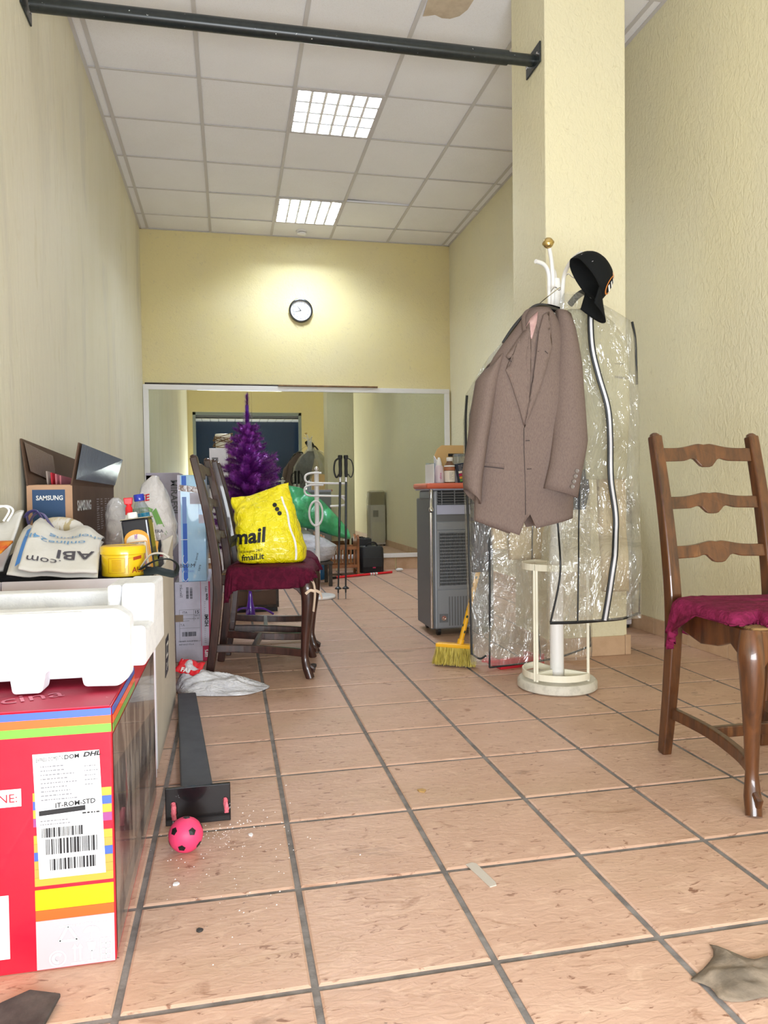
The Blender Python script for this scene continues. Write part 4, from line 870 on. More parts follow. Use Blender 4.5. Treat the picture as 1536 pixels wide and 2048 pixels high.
# cap on the right-hand hook
M['cap_black'] = mat('cap_cotton', (17, 19, 20), .85, spec=.2, bump=(160, .3, .002)); M['orange_thread'] = mat('orange_thread', (196, 120, 50), .7)
t = thing('baseball_cap', 'black baseball cap with a round badge hooked on the coat rack', 'cap', (1.3405, 2.585, 1.6225))
ax = Vector((.80, -.12, .58)).normalized()       # the crown points sideways, brim hangs down
e1 = Vector((.60, .0, -.80)); e1 = (e1-ax*e1.dot(ax)).normalized(); e2 = ax.cross(e1)
def cp(a, b, k=1):   # a around, b from rim (0) to crown top (1)
    r = cos(b*pi/2)**.75; 
    return (e1*(cos(a)*.098*r*k)+e2*(sin(a)*.078*r*k)+ax*(-.02+.098*sin(b*pi/2)*k))
g = G().grid(lambda u, v: cp(2*pi*u, v*.99)+e1*.012*nz((cos(u*6.28), sin(u*6.28), v), 1.5, 3), 40, 12)
g.build('crown', 'cap_black', t, smooth=True, sharp=2, solid=.003)
G().ball(ax*.08, .007, 10, 6).build('top_button', 'cap_black', t, smooth=True)
g = G().grid(lambda u, v: cp(radians(-62+124*u), 0, 1)+e1*(.078*v*(1-.5*(2*u-1)**2))+ax*(-.030*v-.02*(2*u-1)**2*v), 24, 6)
g.build('brim', 'cap_black', t, smooth=True, solid=.004)
def badge(R0, R1, m_, nm, off):
    cc = Vector((0, 0)); g = G(); n = 28
    def P(r, k): a0 = 2*pi*k/n; return cp(-.62+r*cos(a0)*.55, .36+r*sin(a0)*.42, 1+off)
    g.add([P(R0, k) for k in range(n)]+[P(R1, k) for k in range(n)], [(k, (k+1) % n, n+(k+1) % n, n+k) for k in range(n)]); return g.build(nm, m_, t)
badge(.66, .56, 'orange_thread', 'badge_ring', .03)
for k in range(3):
    g = G().add([cp(-.62+a, .36+b, 1.035) for a, b in ((-.2, -.14+k*.12), (.2, -.14+k*.12), (.2, -.08+k*.12), (-.2, -.08+k*.12))], [(0, 1, 2, 3)]); g.build('badge_lettering', 'white_print', t)
M['wing_pink'] = mat('wing_thread', (230, 190, 160), .7)
g = G().add([cp(-.62+a, .36+b, 1.04) for a, b in ((-.42, .20), (-.15, .12), (.1, .22), (.25, .40), (.0, .32), (-.2, .42), (-.3, .28))], [tuple(range(7))]); g.build('badge_wings', 'wing_pink', t)
g = G().add([cp(-2.3+a, .12+b, 1.03) for a, b in ((-.3, .0), (.3, .04), (.3, .08), (-.3, .05))], [(0, 1, 2, 3)]); g.build('side_stitching', 'p_lightgrey', t)
# ---- brown jacket
M['jacket'] = mat('brown_wool', (122, 106, 98), .9, spec=.15, stretch=(1, 1, .2), var=[(500, (112, 96, 90), .42, .6, 2)], bump=(500, .25, .001, 2))
M['lining'] = mat('pink_lining', (196, 160, 156), .35, var=[(20, (170, 132, 130), .4, .65)]); M['dark_thread'] = mat('dark_thread', (70, 60, 58), .9); M['horn'] = mat('horn_button', (120, 112, 106), .35, coat=.3)
JY = 2.60
t = thing('suit_jacket', 'brown wool suit jacket hanging at the front of the coat rack', 'jacket', (1.10, JY, .70))
def prof(tab, z):
    if z <= tab[0][0]: return tab[0][1:]
    for a, b in zip(tab[:-1], tab[1:]):
        if a[0] <= z <= b[0]:
            f = (z-a[0])/(b[0]-a[0]); return [a[q]+(b[q]-a[q])*f for q in range(1, len(a))]
    return tab[-1][1:]
BODY = [(.68, .882, 1.270, .062), (.80, .886, 1.275, .066), (.97, .905, 1.275, .072), (1.12, .922, 1.275, .080), (1.23, .935, 1.272, .082), (1.30, .955, 1.262, .072), (1.37, 1.005, 1.252, .060), (1.43, 1.055, 1.235, .050), (1.475, 1.09, 1.205, .042), (1.495, 1.11, 1.185, .036)]
def hem(x):
    h = .71-.055*min(1, max(0, (x-.885)/.15))
    if x > 1.045: h = .655+.068*math.exp(-((x-1.068)/.016)**2)+.035*max(0, (x-1.10)/.17)+.024
    return h
def fronty(x, z):
    xl, xr, d = prof(BODY, z); c = (xl+xr)/2; w_ = (xr-xl)/2; q = min(1, abs((x-c)/w_)); return JY-d*(1-q**2.6)**.6-.008*sin(x*30+z*4)*.5-.006*nz((x, 0, z), 7, 2)
NU, NV = 72, 40
rings = []
for jv in range(NV+1):
    ring = []
    for iu in range(NU):
        a = 2*pi*iu/NU; zz = .68+(1.495-.68)*jv/NV
        xl, xr, d = prof(BODY, zz); c = (xl+xr)/2; w_ = (xr-xl)/2
        x = c+w_*(abs(cos(a))**.85)*(1 if cos(a) > 0 else -1); s_ = sin(a)
        hz = hem(x); z2 = zz if zz > .9 else hz+(zz-.68)/(.9-.68)*(.9-hz)
        if s_ <= 0: y = fronty(x, max(z2, .68))
        else: y = JY+d*.55*(1-min(1, abs((x-c)/w_))**2.4)**.6
        ring.append((x-1.10, y-JY, z2-.70))
    rings.append(ring)
jb = G().loft(rings, caps=False).build('jacket_body', 'jacket', t, smooth=True, sharp=2, solid=.004)
def patch(pts, m_, nm, off, cuts=3, th=.003):
    """cloth piece lying on the jacket front"""
    bm = bmesh.new(); vs = [bm.verts.new((a, 0, b)) for a, b in pts]; bm.faces.new(vs); bmesh.ops.triangulate(bm, faces=bm.faces)
    for q in range(cuts): bmesh.ops.subdivide_edges(bm, edges=[e for e in bm.edges if e.calc_length() > .03], cuts=1); bmesh.ops.triangulate(bm, faces=bm.faces)
    for v in bm.verts: v.co = Vector((v.co.x-1.10, fronty(v.co.x, v.co.z)-off-JY, v.co.z-.70))
    me = bpy.data.meshes.new(nm); bm.to_mesh(me); bm.free(); me.materials.append(M[m_]); me.shade_smooth()
    o = bpy.data.objects.new(nm, me); COL.objects.link(o); o.parent = t; d = o.modifiers.new('s', 'SOLIDIFY'); d.thickness = th; d.offset = 0
    return o
patch([(1.134, 1.46), (1.112, 1.40), (1.084, 1.25), (1.052, 1.06), (1.047, 1.045), (1.096, 1.165), (1.158, 1.335), (1.144, 1.352), (1.16, 1.40), (1.16, 1.475)], 'jacket', 'lapel', .010)
patch([(1.085, 1.435), (1.045, 1.38), (.990, 1.305), (1.004, 1.288), (.984, 1.255), (1.047, 1.052), (1.064, 1.14), (1.056, 1.30), (1.075, 1.38)], 'jacket', 'lapel', .008)
patch([(1.060, 1.40), (1.058, 1.30), (1.066, 1.15), (1.050, 1.06), (1.084, 1.25), (1.110, 1.40), (1.108, 1.43), (1.085, 1.43)], 'jacket', 'inner_front', .003)
patch([(1.052, 1.385), (1.085, 1.37), (1.108, 1.43), (1.118, 1.475), (1.09, 1.45)], 'lining', 'lining', .006)
def strip(p0, p1, w_, m_, nm, off=.003):
    a, b = Vector((p0[0], 0, p0[1])), Vector((p1[0], 0, p1[1])); d = (b-a).normalized(); s_ = Vector((-d.z, 0, d.x))*w_/2
    return patch([((a-s_).x, (a-s_).z), ((b-s_).x, (b-s_).z), ((b+s_).x, (b+s_).z), ((a+s_).x, (a+s_).z)], m_, nm, off, 2, .0015)
strip((1.048, 1.045), (1.056, .73), .0022, 'dark_thread', 'front_edge'); strip((.893, .912), (.974, .899), .004, 'dark_thread', 'pocket_slit'); strip((.893, .922), (.974, .909), .012, 'jacket', 'pocket_welt', .005)
strip((1.055, 1.000), (1.071, 1.001), .003, 'dark_thread', 'buttonhole', .004); strip((1.060, .897), (1.077, .898), .003, 'dark_thread', 'buttonhole', .004); strip((1.128, 1.325), (1.138, 1.315), .0025, 'dark_thread', 'buttonhole', .0125); strip((.995, 1.296), (1.005, 1.285), .0025, 'dark_thread', 'notch_seam', .011)
def sleeve(tab, nm, fy):
    rr = []
    for k in range(25):
        f = k/24; z0 = tab[0][0]+(tab[-1][0]-tab[0][0])*f; cx, w_, cy, d, tl = prof(tab, z0) if tab[0][0] < tab[-1][0] else prof(tab[::-1], z0)
        rr.append([(cx+w_*cos(2*pi*q/24)-1.10+.003*nz((q, z0*9, 0), .7, 2), cy+d*sin(2*pi*q/24)-JY+.004*nz((cos(2*pi*q/24), z0*6, 1), 1.2, 3), z0+tl*cos(2*pi*q/24)-.70) for q in range(24)])
    return G().loft(rr, caps=False).build(nm, 'jacket', t, smooth=True, sharp=2, solid=.004)
# image-left sleeve: hangs outside the body; image-right sleeve: lies across the front
s1 = sleeve([(.80, .868, .028, JY-.02, .045, -.028), (.88, .868, .034, JY-.02, .05, -.01), (1.0, .892, .032, JY-.01, .055, 0), (1.12, .915, .036, JY-.005, .06, 0), (1.22, .935, .036, JY, .06, -.01), (1.30, .965, .028, JY, .05, .03)], 'sleeve', 0)
s2 = sleeve([(.808, 1.190, .064, JY-.075, .035, -.018), (.90, 1.207, .062, JY-.08, .04, -.01), (1.0, 1.228, .066, JY-.075, .045, -.006), (1.15, 1.232, .058, JY-.06, .048, 0), (1.30, 1.240, .046, JY-.04, .046, 0), (1.42, 1.245, .034, JY-.015, .04, -.004), (1.485, 1.238, .026, JY-.005, .03, -.01)], 'sleeve', 0)
for k in range(4):
    x, z = 1.232-.006*k, .888-.019*k
    G().lathe([(.0075, 0), (.0075, .003), (.0055, .0025), (.003, .0022)], 16, (x-1.10, JY-.120-JY+.004*k*0, z-.70), (0, -1, 0)).build('cuff_button', 'horn', s2 if False else t, smooth=True)
G().box((1.10-1.10-.002, -.09, .62), (.002, -.088, .622)).build('seam_tack', 'dark_thread', t)
# collar roll
G().tube(arc([(-.035, -.045, .70), (-.022, -.012, .765), (.03, .02, .795), (.075, .0, .79), (.058, -.045, .745)], 6), (.014, .008), 10).build('collar', 'jacket', t, smooth=True)
def hanger(label, name, p0, p1, top, m_, hooktop):
    t = thing(name, label, 'hanger', top)
    o = Vector(top); a, b = Vector(p0)-o, Vector(p1)-o; c_ = (a+b)/2+Vector((0, 0, .06))
    G().tube(arc([a, a*.55+c_*.45+Vector((0, 0, .012)), c_*.9, b*.55+c_*.45+Vector((0, 0, .012)), b], 6), (.013, .007), 10).build('hanger_arms', m_, t, smooth=True)
    h = Vector(hooktop)-o
    G().tube(arc([c_*.9, c_*.6, h*.5+Vector((.012, -.01, .0)), h+Vector((.014, -.01, -.01)), h+Vector((0, 0, .006)), h+Vector((-.014, .008, -.012))], 6), .0022, 8).build('wire_hook', 'chrome', t, smooth=True)
    return t
hanger('black plastic hanger inside the brown suit jacket', 'coat_hanger', (1.005, 2.60, 1.362), (1.232, 2.62, 1.50), (1.25, 2.69, 1.60), 'blackgloss', (1.285, 2.77, 1.625))
# ---- garment bags
M['film'] = film('clear_garment_film', (250, 250, 248), .13, (222, 220, 212), .12, (11, 1.0, .07), .12)
M['piping'] = mat('black_piping', (16, 18, 20), .5); M['zip'] = mat('zip_tape', (222, 222, 228), .45)
M['khaki'] = mat('khaki_cotton', (188, 182, 152), .9, var=[(5, (174, 168, 138), .4, .65)], bump=(18, .4, .01, 4, 1)); M['sand'] = mat('sand_cotton', (208, 190, 156), .9, var=[(5, (184, 164, 130), .4, .65)], bump=(18, .4, .01, 4, 1)); M['navy_suit'] = mat('navy_wool', (34, 38, 50), .9, var=[(14, (44, 48, 60), .4, .65)])
def slab(t, tab, m_, nm, yc, nz_=36, n=48, wr=.010, p=.55, k=0, solid=.0, caps=False, sway=None):
    rr = []; z0, z1 = tab[0][0], tab[-1][0]; o = Vector(t.location)
    for jv in range(nz_+1):
        z = z0+(z1-z0)*jv/nz_; xl, xr, d = prof(tab, z); c_, w_ = (xl+xr)/2, (xr-xl)/2; ring = []
        for q in range(n):
            a = 2*pi*q/n; x = c_+w_*cos(a); y = yc+d*abs(sin(a))**p*(1 if sin(a) > 0 else -1)
            s_ = wr*(1-2*abs(nz((x, y*2, z*.45), 6.5, k)))*min(1, abs(sin(a))*2.5)+wr*.5*nz((x, y, z), 16, k+1)
            ring.append(Vector((x+.3*s_+(.48*sway(z) if sway else 0), y+s_*(1 if sin(a) > 0 else -1)+(sway(z) if sway else 0), z))-o)
        rr.append(ring)
    return G().loft(rr, caps=caps).build(nm, m_, t, smooth=True, sharp=2.5, solid=solid)
def out_front(z):
    """the right-hand bag is pushed outwards where it hangs over the umbrella frame"""
    f = min(1, max(0, (.66-z)/.11)); return -.095*f*f*(3-2*f)
def pipe(t, pts, nm='piping', r=.004, m_='piping'):
    o = Vector(t.location); q = arc(pts, 8)
    if t.location.y < 3: q = [p+Vector((.48*out_front(p.z), out_front(p.z), 0)) for p in q]
    return G().tube([Vector(p)-o for p in q], r, 8).build(nm, m_, t, smooth=True)
# right-hand bag with khaki outfit
BY = 2.735
t = thing('garment_bag', 'clear garment bag with black piping and white zip holding khaki clothes', 'garment bag', (1.43, BY, .31))
tabR = [(.315, 1.232, 1.618, .030), (.60, 1.240, 1.622, .050), (.95, 1.236, 1.618, .060), (1.25, 1.240, 1.612, .062), (1.42, 1.245, 1.605, .056), (1.49, 1.255, 1.59, .044), (1.53, 1.27, 1.52, .034), (1.575, 1.30, 1.42, .022), (1.60, 1.31, 1.37, .012)]
slab(t, tabR, 'film', 'clear_cover', BY, wr=.017, k=3, sway=out_front)
yf = BY-.062
pipe(t, [(1.234, BY-.02, .312), (1.33, BY-.034, .312), (1.43, BY-.034, .314), (1.53, BY-.034, .318), (1.618, BY-.006, .330)], r=.006)
pipe(t, [(1.236, BY-.02, .315), (1.262, BY-.05, .50), (1.250, BY-.06, .66), (1.238, BY-.058, .80), (1.243, BY-.06, 1.0)])
pipe(t, [(1.335, BY-.045, .316), (1.333, BY-.062, .60), (1.337, BY-.068, .9), (1.33, BY-.07, 1.2), (1.325, BY-.062, 1.42)], r=.003)
pipe(t, [(1.618, BY-.004, .33), (1.624, BY, .45)], r=.003); pipe(t, [(1.592, BY-.02, 1.49), (1.602, BY-.025, 1.42), (1.610, BY-.02, 1.30), (1.612, BY-.02, 1.24)], r=.005)
zp = [(1.445, BY-.05, .318), (1.465, BY-.06, .46), (1.490, BY-.07, .68), (1.466, BY-.075, .86), (1.462, BY-.078, 1.02), (1.452, BY-.078, 1.14), (1.415, BY-.078, 1.26), (1.39, BY-.076, 1.36), (1.385, BY-.07, 1.46), (1.395, BY-.055, 1.54), (1.40, BY-.04, 1.57)]
pipe(t, [Vector(p)+Vector((-.009, 0, 0)) for p in zp], r=.0045); pipe(t, [Vector(p)+Vector((.009, 0, 0)) for p in zp], r=.0045); pipe(t, [Vector(p)+Vector((0, -.002, 0)) for p in zp], 'zip', .0062, 'zip')
t = thing('khaki_outfit', 'khaki jacket and sand trousers inside the clear garment bag', 'clothes', (1.44, BY, .40))
slab(t, [(.86, 1.40, 1.575, .026), (1.1, 1.385, 1.585, .034), (1.3, 1.37, 1.585, .036), (1.42, 1.36, 1.575, .032), (1.49, 1.37, 1.52, .024), (1.54, 1.375, 1.45, .014)], 'khaki', 'jacket_body', BY+.008, wr=.006, k=9, solid=.003)
slab(t, [(.90, 1.265, 1.345, .02), (1.1, 1.27, 1.36, .026), (1.3, 1.285, 1.37, .028), (1.45, 1.30, 1.37, .024), (1.53, 1.32, 1.38, .012)], 'khaki', 'sleeve', BY-.010, wr=.006, k=4, solid=.003)
slab(t, [(.42, 1.47, 1.575, .018), (.70, 1.462, 1.572, .022), (.872, 1.455, 1.572, .02)], 'sand', 'trouser_leg', BY+.012, wr=.006, k=6, solid=.003, sway=out_front)
slab(t, [(.74, 1.30, 1.40, .014), (.82, 1.29, 1.42, .018), (.90, 1.29, 1.41, .018)], 'navy_suit', 'dark_hem', BY+.02, wr=.005, k=7, solid=.003)
G().box((1.475-1.44, -.034, 1.318-.40), (1.548-1.44, -.032, 1.3195-.40)).build('pocket_seam', 'dark_thread', t); text(t, 'SWAROVA', .013, (1.505-1.44, -.034, 1.262-.40), (1, 0, -.08), Z_, 'dkgrey_print')
G().add([(1.40-1.44, -.033, 1.30-.4), (1.44-1.44, -.036, 1.265-.4), (1.40-1.44, -.034, 1.23-.4)], [(0, 1, 2)]).build('pocket_flap', 'khaki', t, solid=.004)
hanger('black hanger holding up the khaki clothes', 'coat_hanger', (1.335, BY+.005, 1.555), (1.475, BY+.005, 1.535), (1.405, BY+.03, 1.63), 'black', (1.375, 2.835, 1.70))
# left-hand bag behind the rack
LY = 3.10
t = thing('garment_bag', 'clear garment bag with navy suit, nearly touching the floor behind the rack', 'garment bag', (1.32, LY, .05))
tabL = [(.055, 1.030, 1.60, .045), (.35, 1.020, 1.60, .070), (.8, 1.012, 1.58, .086), (1.12, 1.010, 1.55, .086), (1.24, 1.02, 1.52, .078), (1.40, 1.12, 1.45, .06), (1.53, 1.24, 1.38, .03)]
slab(t, tabL, 'film', 'clear_cover', LY, wr=.018, k=11)
pipe(t, [(1.034, LY-.005, .10), (1.06, LY-.035, .085), (1.085, LY-.045, .10)], r=.0045); pipe(t, [(1.10, LY-.042, .045), (1.20, LY-.042, .05), (1.32, LY-.042, .058), (1.45, LY-.04, .075), (1.60, LY-.006, .105)], r=.0045)
pipe(t, [(1.030, LY-.012, .10), (1.022, LY-.02, .45), (1.012, LY-.024, .8), (1.008, LY-.022, 1.10), (1.018, LY-.015, 1.235)], r=.0055); pipe(t, [(1.10, LY-.045, .046), (1.098, LY-.062, .4), (1.096, LY-.07, .8), (1.1, LY-.07, 1.1)], r=.0045); pipe(t, [(1.34, LY-.045, .058), (1.31, LY-.066, .32), (1.29, LY-.074, .52), (1.30, LY-.074, .8)], r=.003)
pipe(t, [(1.60, LY-.006, .105), (1.592, LY-.012, .20)], r=.004)
t = thing('navy_suit', 'navy suit jacket inside the garment bag behind the rack', 'clothes', (1.2, LY, .55))
slab(t, [(.46, 1.045, 1.125, .014), (.60, 1.045, 1.15, .018), (.9, 1.04, 1.25, .022), (1.15, 1.04, 1.30, .022), (1.28, 1.07, 1.34, .02), (1.42, 1.17, 1.37, .014), (1.50, 1.26, 1.35, .008)], 'navy_suit', 'jacket_body', LY+.020, wr=.005, k=13, solid=.003)
t = thing('sand_coat', 'sand coloured coat with sleeve end showing below the brown jacket', 'clothes', (1.25, LY-.01, .48))
slab(t, [(.515, 1.20, 1.345, .016), (.62, 1.195, 1.35, .02), (.9, 1.255, 1.42, .026), (1.2, 1.31, 1.46, .026), (1.38, 1.345, 1.40, .010)], 'sand', 'coat_body', LY-.036, wr=.004, k=17, solid=.003)
slab(t, [(.565, 1.125, 1.185, .016), (.70, 1.115, 1.18, .02), (.84, 1.12, 1.19, .014)], 'sand', 'sleeve', LY-.036, wr=.003, k=19, solid=.003)
# broom and dustpan
M['yellow_stick'] = mat('yellow_handle', (240, 180, 30), .4, coat=.3); M['dot_green'] = mat('dark_green_dot', (20, 60, 40), .4); M['bristle'] = mat('yellow_bristle', (214, 196, 92), .6, stretch=(1, 1, .1), var=[(120, (170, 150, 60), .4, .6)])
t = thing('broom', 'yellow broom with green dotted handle leaning against the garment bag', 'broom', (1.020, 3.310, 0), radians(-34))
h0, h1 = Vector((.028, .01, .115)), Vector((.145, .05, .60))
G().tube([h0, h1], .0115, 14).build('handle', 'yellow_stick', t, smooth=True)
dd = (h1-h0).normalized(); aa = dd.orthogonal().normalized(); bb_ = dd.cross(aa); rnd = random.Random(3)
for k in range(34):
    l = .02+k*.0145; an = k*2.4; c_ = h0+dd*l; n_ = aa*cos(an)+bb_*sin(an)
    G().add([c_+(n_*cos(.42*cos(2*pi*q/8))+dd.cross(n_)*sin(.42*cos(2*pi*q/8))).normalized()*.0120+dd*.0075*sin(2*pi*q/8) for q in range(8)]+[c_+n_*.0135], [(q, (q+1) % 8, 8) for q in range(8)]).build('dot', 'dot_green', t)
G().tube([(.022, .006, .09), (.030, .01, .125)], .016, 14).build('socket', 'yellow_stick', t, smooth=True)
G().box((-.09, -.018, .085), (.09, .022, .105)).build('broom_block', 'yellow_stick', t, bevel=.006)
g = G(); rnd = random.Random(8)
for k in range(1500):
    x, y = rnd.uniform(-.088, .088), rnd.uniform(-.018, .02); sx_ = rnd.uniform(-.012, .012)+x*.12; sy_ = rnd.uniform(-.014, .006)-.012
    L0 = Vector((x, y, .088)); L1 = Vector((x+sx_, y+sy_, rnd.uniform(.004, .016))); w_ = .0011; a = rnd.uniform(0, pi); d = Vector((cos(a), sin(a), 0))*w_
    g.add([L0-d, L0+d, L1+d, L1-d], [(0, 1, 2, 3)])
g.box((-.085, -.016, .02), (.085, .018, .088))
g.build('bristles', 'bristle', t)
M['dust_red'] = mat('red_dustpan', (206, 30, 52), .4, coat=.2)
t = thing('dustpan', 'red plastic dustpan lying behind the garment bag', 'dustpan', (1.305, 3.250, 0), radians(12))
G().prism([(-.12, -.05), (.12, -.05), (.12, -.04), (-.12, -.04)], 'z', .001, .05).prism([(-.12, -.04), (-.112, -.04), (-.10, .09), (-.108, .09)], 'z', .001, .04).prism([(.112, -.04), (.12, -.04), (.108, .09), (.10, .09)], 'z', .001, .04).prism([(-.112, -.04), (.112, -.04), (.10, .09), (-.10, .09)], 'z', .001, .004).build('pan', 'dust_red', t)
G().tube([(-.10, -.03, .03), (-.20, -.02, .05)], (.012, .007), 10).build('handle', 'dust_red', t, smooth=True)
# ================================================================ cooler, tree, clutter by the mirror
M['silver'] = mat('silver_grey_plastic', (140, 144, 150), .45, metal=.25); M['silver_dk'] = mat('dark_grey_plastic', (104, 106, 110), .5); M['lav'] = mat('pale_lavender_plastic', (176, 180, 204), .45); M['void'] = mat('dark_void', (18, 19, 22), .8)
t = thing('air_cooler', 'silver air cooler on castors with an orange-edged tray on top', 'air cooler', (1.10, 4.0, 0))
G().box((.02, 0, .04), (.37, .33, .825)).build('cabinet', 'silver', t, bevel=.010, seg=3)
G().box((0, .01, .04), (.028, .32, .78)).build('side_rail', 'silver_dk', t, bevel=.008)
G().tube([(.002, .0, .05), (.002, .0, .70)], (.008, .008), 8).build('chrome_strip', 'chrome', t, smooth=True)
G().lathe([(.001, 0), (.014, .008), (.016, .022), (.009, .034), (.009, .10), (.012, .13)], 12, (.004, 0, .70)).build('handle_grip', 'chrome', t, smooth=True)
def fb_(x0, z0, x1, z1, m_, nm, y0=-.004, y1=0): return G().box((x0, y0, z0), (x1, y1, z1)).build(nm, m_, t)
fb_(.04, .745, .36, .822, 'void', 'outlet_void', -.002)
for k in range(5): G().prism([(-.016, .748+k*.0145), (-.002, .756+k*.0145), (-.002, .758+k*.0145), (-.016, .750+k*.0145)], 'x', .04, .36).build('louvre', 'silver_dk', t)
for k in range(5): G().box((.06+k*.075, -.018, .745), (.063+k*.075, -.003, .822)).build('louvre_divider', 'silver', t)
fb_(.034, .690, .366, .742, 'lav', 'control_band', -.010); fb_(.034, .650, .366, .687, 'silver_dk', 'recess_band', -.003); fb_(.034, .605, .366, .646, 'silver', 'front_band', -.008)
fb_(.034, .27, .366, .60, 'silver', 'grille_surround', -.006); fb_(.046, .285, .354, .588, 'void', 'grille_void', -.0075)
for k in range(36): fb_(.047+k*.0087, .285, .0495+k*.0087, .588, 'silver', 'grille_bar', -.012, -.0078)
for k in range(17): fb_(.046, .286+k*.0186, .354, .2895+k*.0186, 'silver', 'grille_crossbar', -.0135, -.0122)
fb_(.034, .05, .366, .262, 'silver', 'tank_panel', -.006)
for k in range(16): fb_(.10+k*.0165, .06, .107+k*.0165, .225, 'silver_dk', 'tank_rib', -.0085, -.006)
fb_(.044, .08, .094, .128, 'silver_dk', 'badge', -.0085, -.006); G().lathe([(.014, 0), (.014, .003), (.009, .003), (.009, .001), (.004, .001), (.004, .003)], 18, (.069, -.0085, .104), (0, -1, 0)).build('badge_ring', 'chrome', t, smooth=True)
for x in (.05, .33):
    for y in (.04, .28): G().lathe([(.010, -.011), (.026, -.009), (.026, .009), (.010, .011)], 18, (x, y, .026), (1, 0, 0)).build('castor', 'black', t, smooth=True)
M['orange_tray'] = mat('orange_plastic', (212, 104, 76), .4, coat=.2)
G().tube(arc([(-.012, .30, .850), (-.014, .03, .850), (.02, -.012, .850), (.35, -.012, .850), (.385, .03, .850), (.383, .30, .850)], 5), (.016, .012), 10).build('tray_edge', 'orange_tray', t, smooth=True)
G().box((-.004, -.004, .8255), (.376, .335, .860)).build('tray_top', 'lav', t, bevel=.004)
CZ = .8605
def bottle(nm, label, x, y, prof_, parts, tilt=0):
    t = thing(nm, label, 'bottle', (x, y, CZ)); t.rotation_euler = (0, tilt, 0)
    for pn, pr, m_ in parts: G().lathe(pr, 22).build(pn, m_, t, smooth=True)
    return t
M['pinkwhite'] = mat('pale_pink_plastic', (226, 208, 216), .4, coat=.2); M['pinkprint'] = mat('magenta_print', (206, 60, 140), .5); M['brown_glass'] = mat('brown_bottle', (110, 74, 46), .15, coat=.6); M['label_tan'] = mat('tan_label', (176, 110, 76), .5)
b_ = bottle('glue_bottle', 'pale pink squeeze bottle with white nozzle on the cooler', 1.172, 4.07, None, [('bottle_body', [(.026, 0), (.028, .004), (.027, .06), (.023, .095), (.017, .105)], 'pinkwhite'), ('nozzle', [(.0165, .105), (.016, .115), (.008, .145), (.005, .150)], 'white_paint')], .0)
b_.location.z += .002; text(b_, 'slime', .018, (.006, -.0285, .025), Z_, (-1, 0, 0), 'pinkprint')
b_ = bottle('medicine_bottle', 'brown bottle with white cap and pale label on the cooler', 1.232, 4.06, None, [('bottle_body', [(.029, 0), (.031, .004), (.031, .105), (.026, .115), (.017, .125), (.016, .132)], 'brown_glass'), ('cap', [(.0165, .130), (.018, .132), (.018, .150), (.0165, .152)], 'white_paint'), ('label', [(.0314, .012), (.0316, .012), (.0316, .075), (.0314, .075)], 'cream_print'), ('label_band', [(.0314, .078), (.0316, .078), (.0316, .096), (.0314, .096)], 'label_tan'), ('top_label', [(.0314, .098), (.0316, .098), (.0316, .106), (.0314, .106)], 'white_print')])
rows_of_text(b_, (-.012, -.032, .062), X_, Z_, .024, 6, .007, .004, 'grey_print', 2)
M['cardtray'] = mat('tan_board', (214, 176, 120), .7)
t = thing('cardboard_tray', 'tan cardboard display tray with cut corner on the cooler', 'cardboard', (1.19, 4.17, CZ))
G().prism([(.0, 0), (.20, 0), (.20, .232), (.045, .232), (.018, .21), (.0, .17)], 'y', .06, .066).build('back_panel', 'cardtray', t)
G().prism([(-.06, .0), (.06, .0), (.06, .17), (-.02, .13)], 'x', -.004, .0).build('side_panel', 'white_card', t)
G().box((0, -.06, 0), (.2, .06, .004)).build('base_panel', 'cardtray', t); G().box((.085, .05, .165), (.2, .0595, .182)).build('black_strip', 'black', t); 
t = thing('plastic_jar', 'translucent grey plastic pot lying behind the brown bottle', 'pot', (1.315, 4.155, CZ+.004))
G().lathe([(.03, 0), (.032, .11), (.034, .112), (.034, .165), (.028, .172), (.001, .174)], 22).build('pot_body', 'clearish', t, smooth=True); G().lathe([(.026, .002), (.028, .10)], 20).build('contents', 'pinkwhite', t, smooth=True)
t = thing('card_box', 'small dark box with coloured swatches beside the brown bottle', 'box', (1.300, 4.045, CZ)); t.rotation_euler = (0, radians(-10), 0)
G().box((-.02, -.012, .006), (.034, .012, .118)).build('box_body', 'navy_print', t, bevel=.002)
for k, m_ in enumerate(('bag_green', 'envelope', 'crimson', 'cream_print')): panel(t, 'swatch', (-.012, -.0122, .014+k*.016), X_, Z_, .022, .013, m_)
rows_of_text(t, (-.008, -.0126, .105), X_, Z_, .026, 4, .008, .005, 'p_lightgrey', 2)
t = thing('clear_sleeve', 'white edged clear plastic holder at the cooler tray corner', 'holder', (1.125, 4.10, CZ))
G().box((0, -.08, 0), (.004, .10, .115)).build('white_side', 'white_paint', t); G().box((.004, .098, 0), (.06, .10, .125)).build('clear_back', 'clearish', t); G().box((.004, -.08, 0), (.076, .005, .002)).build('clear_base', 'clearish', t)
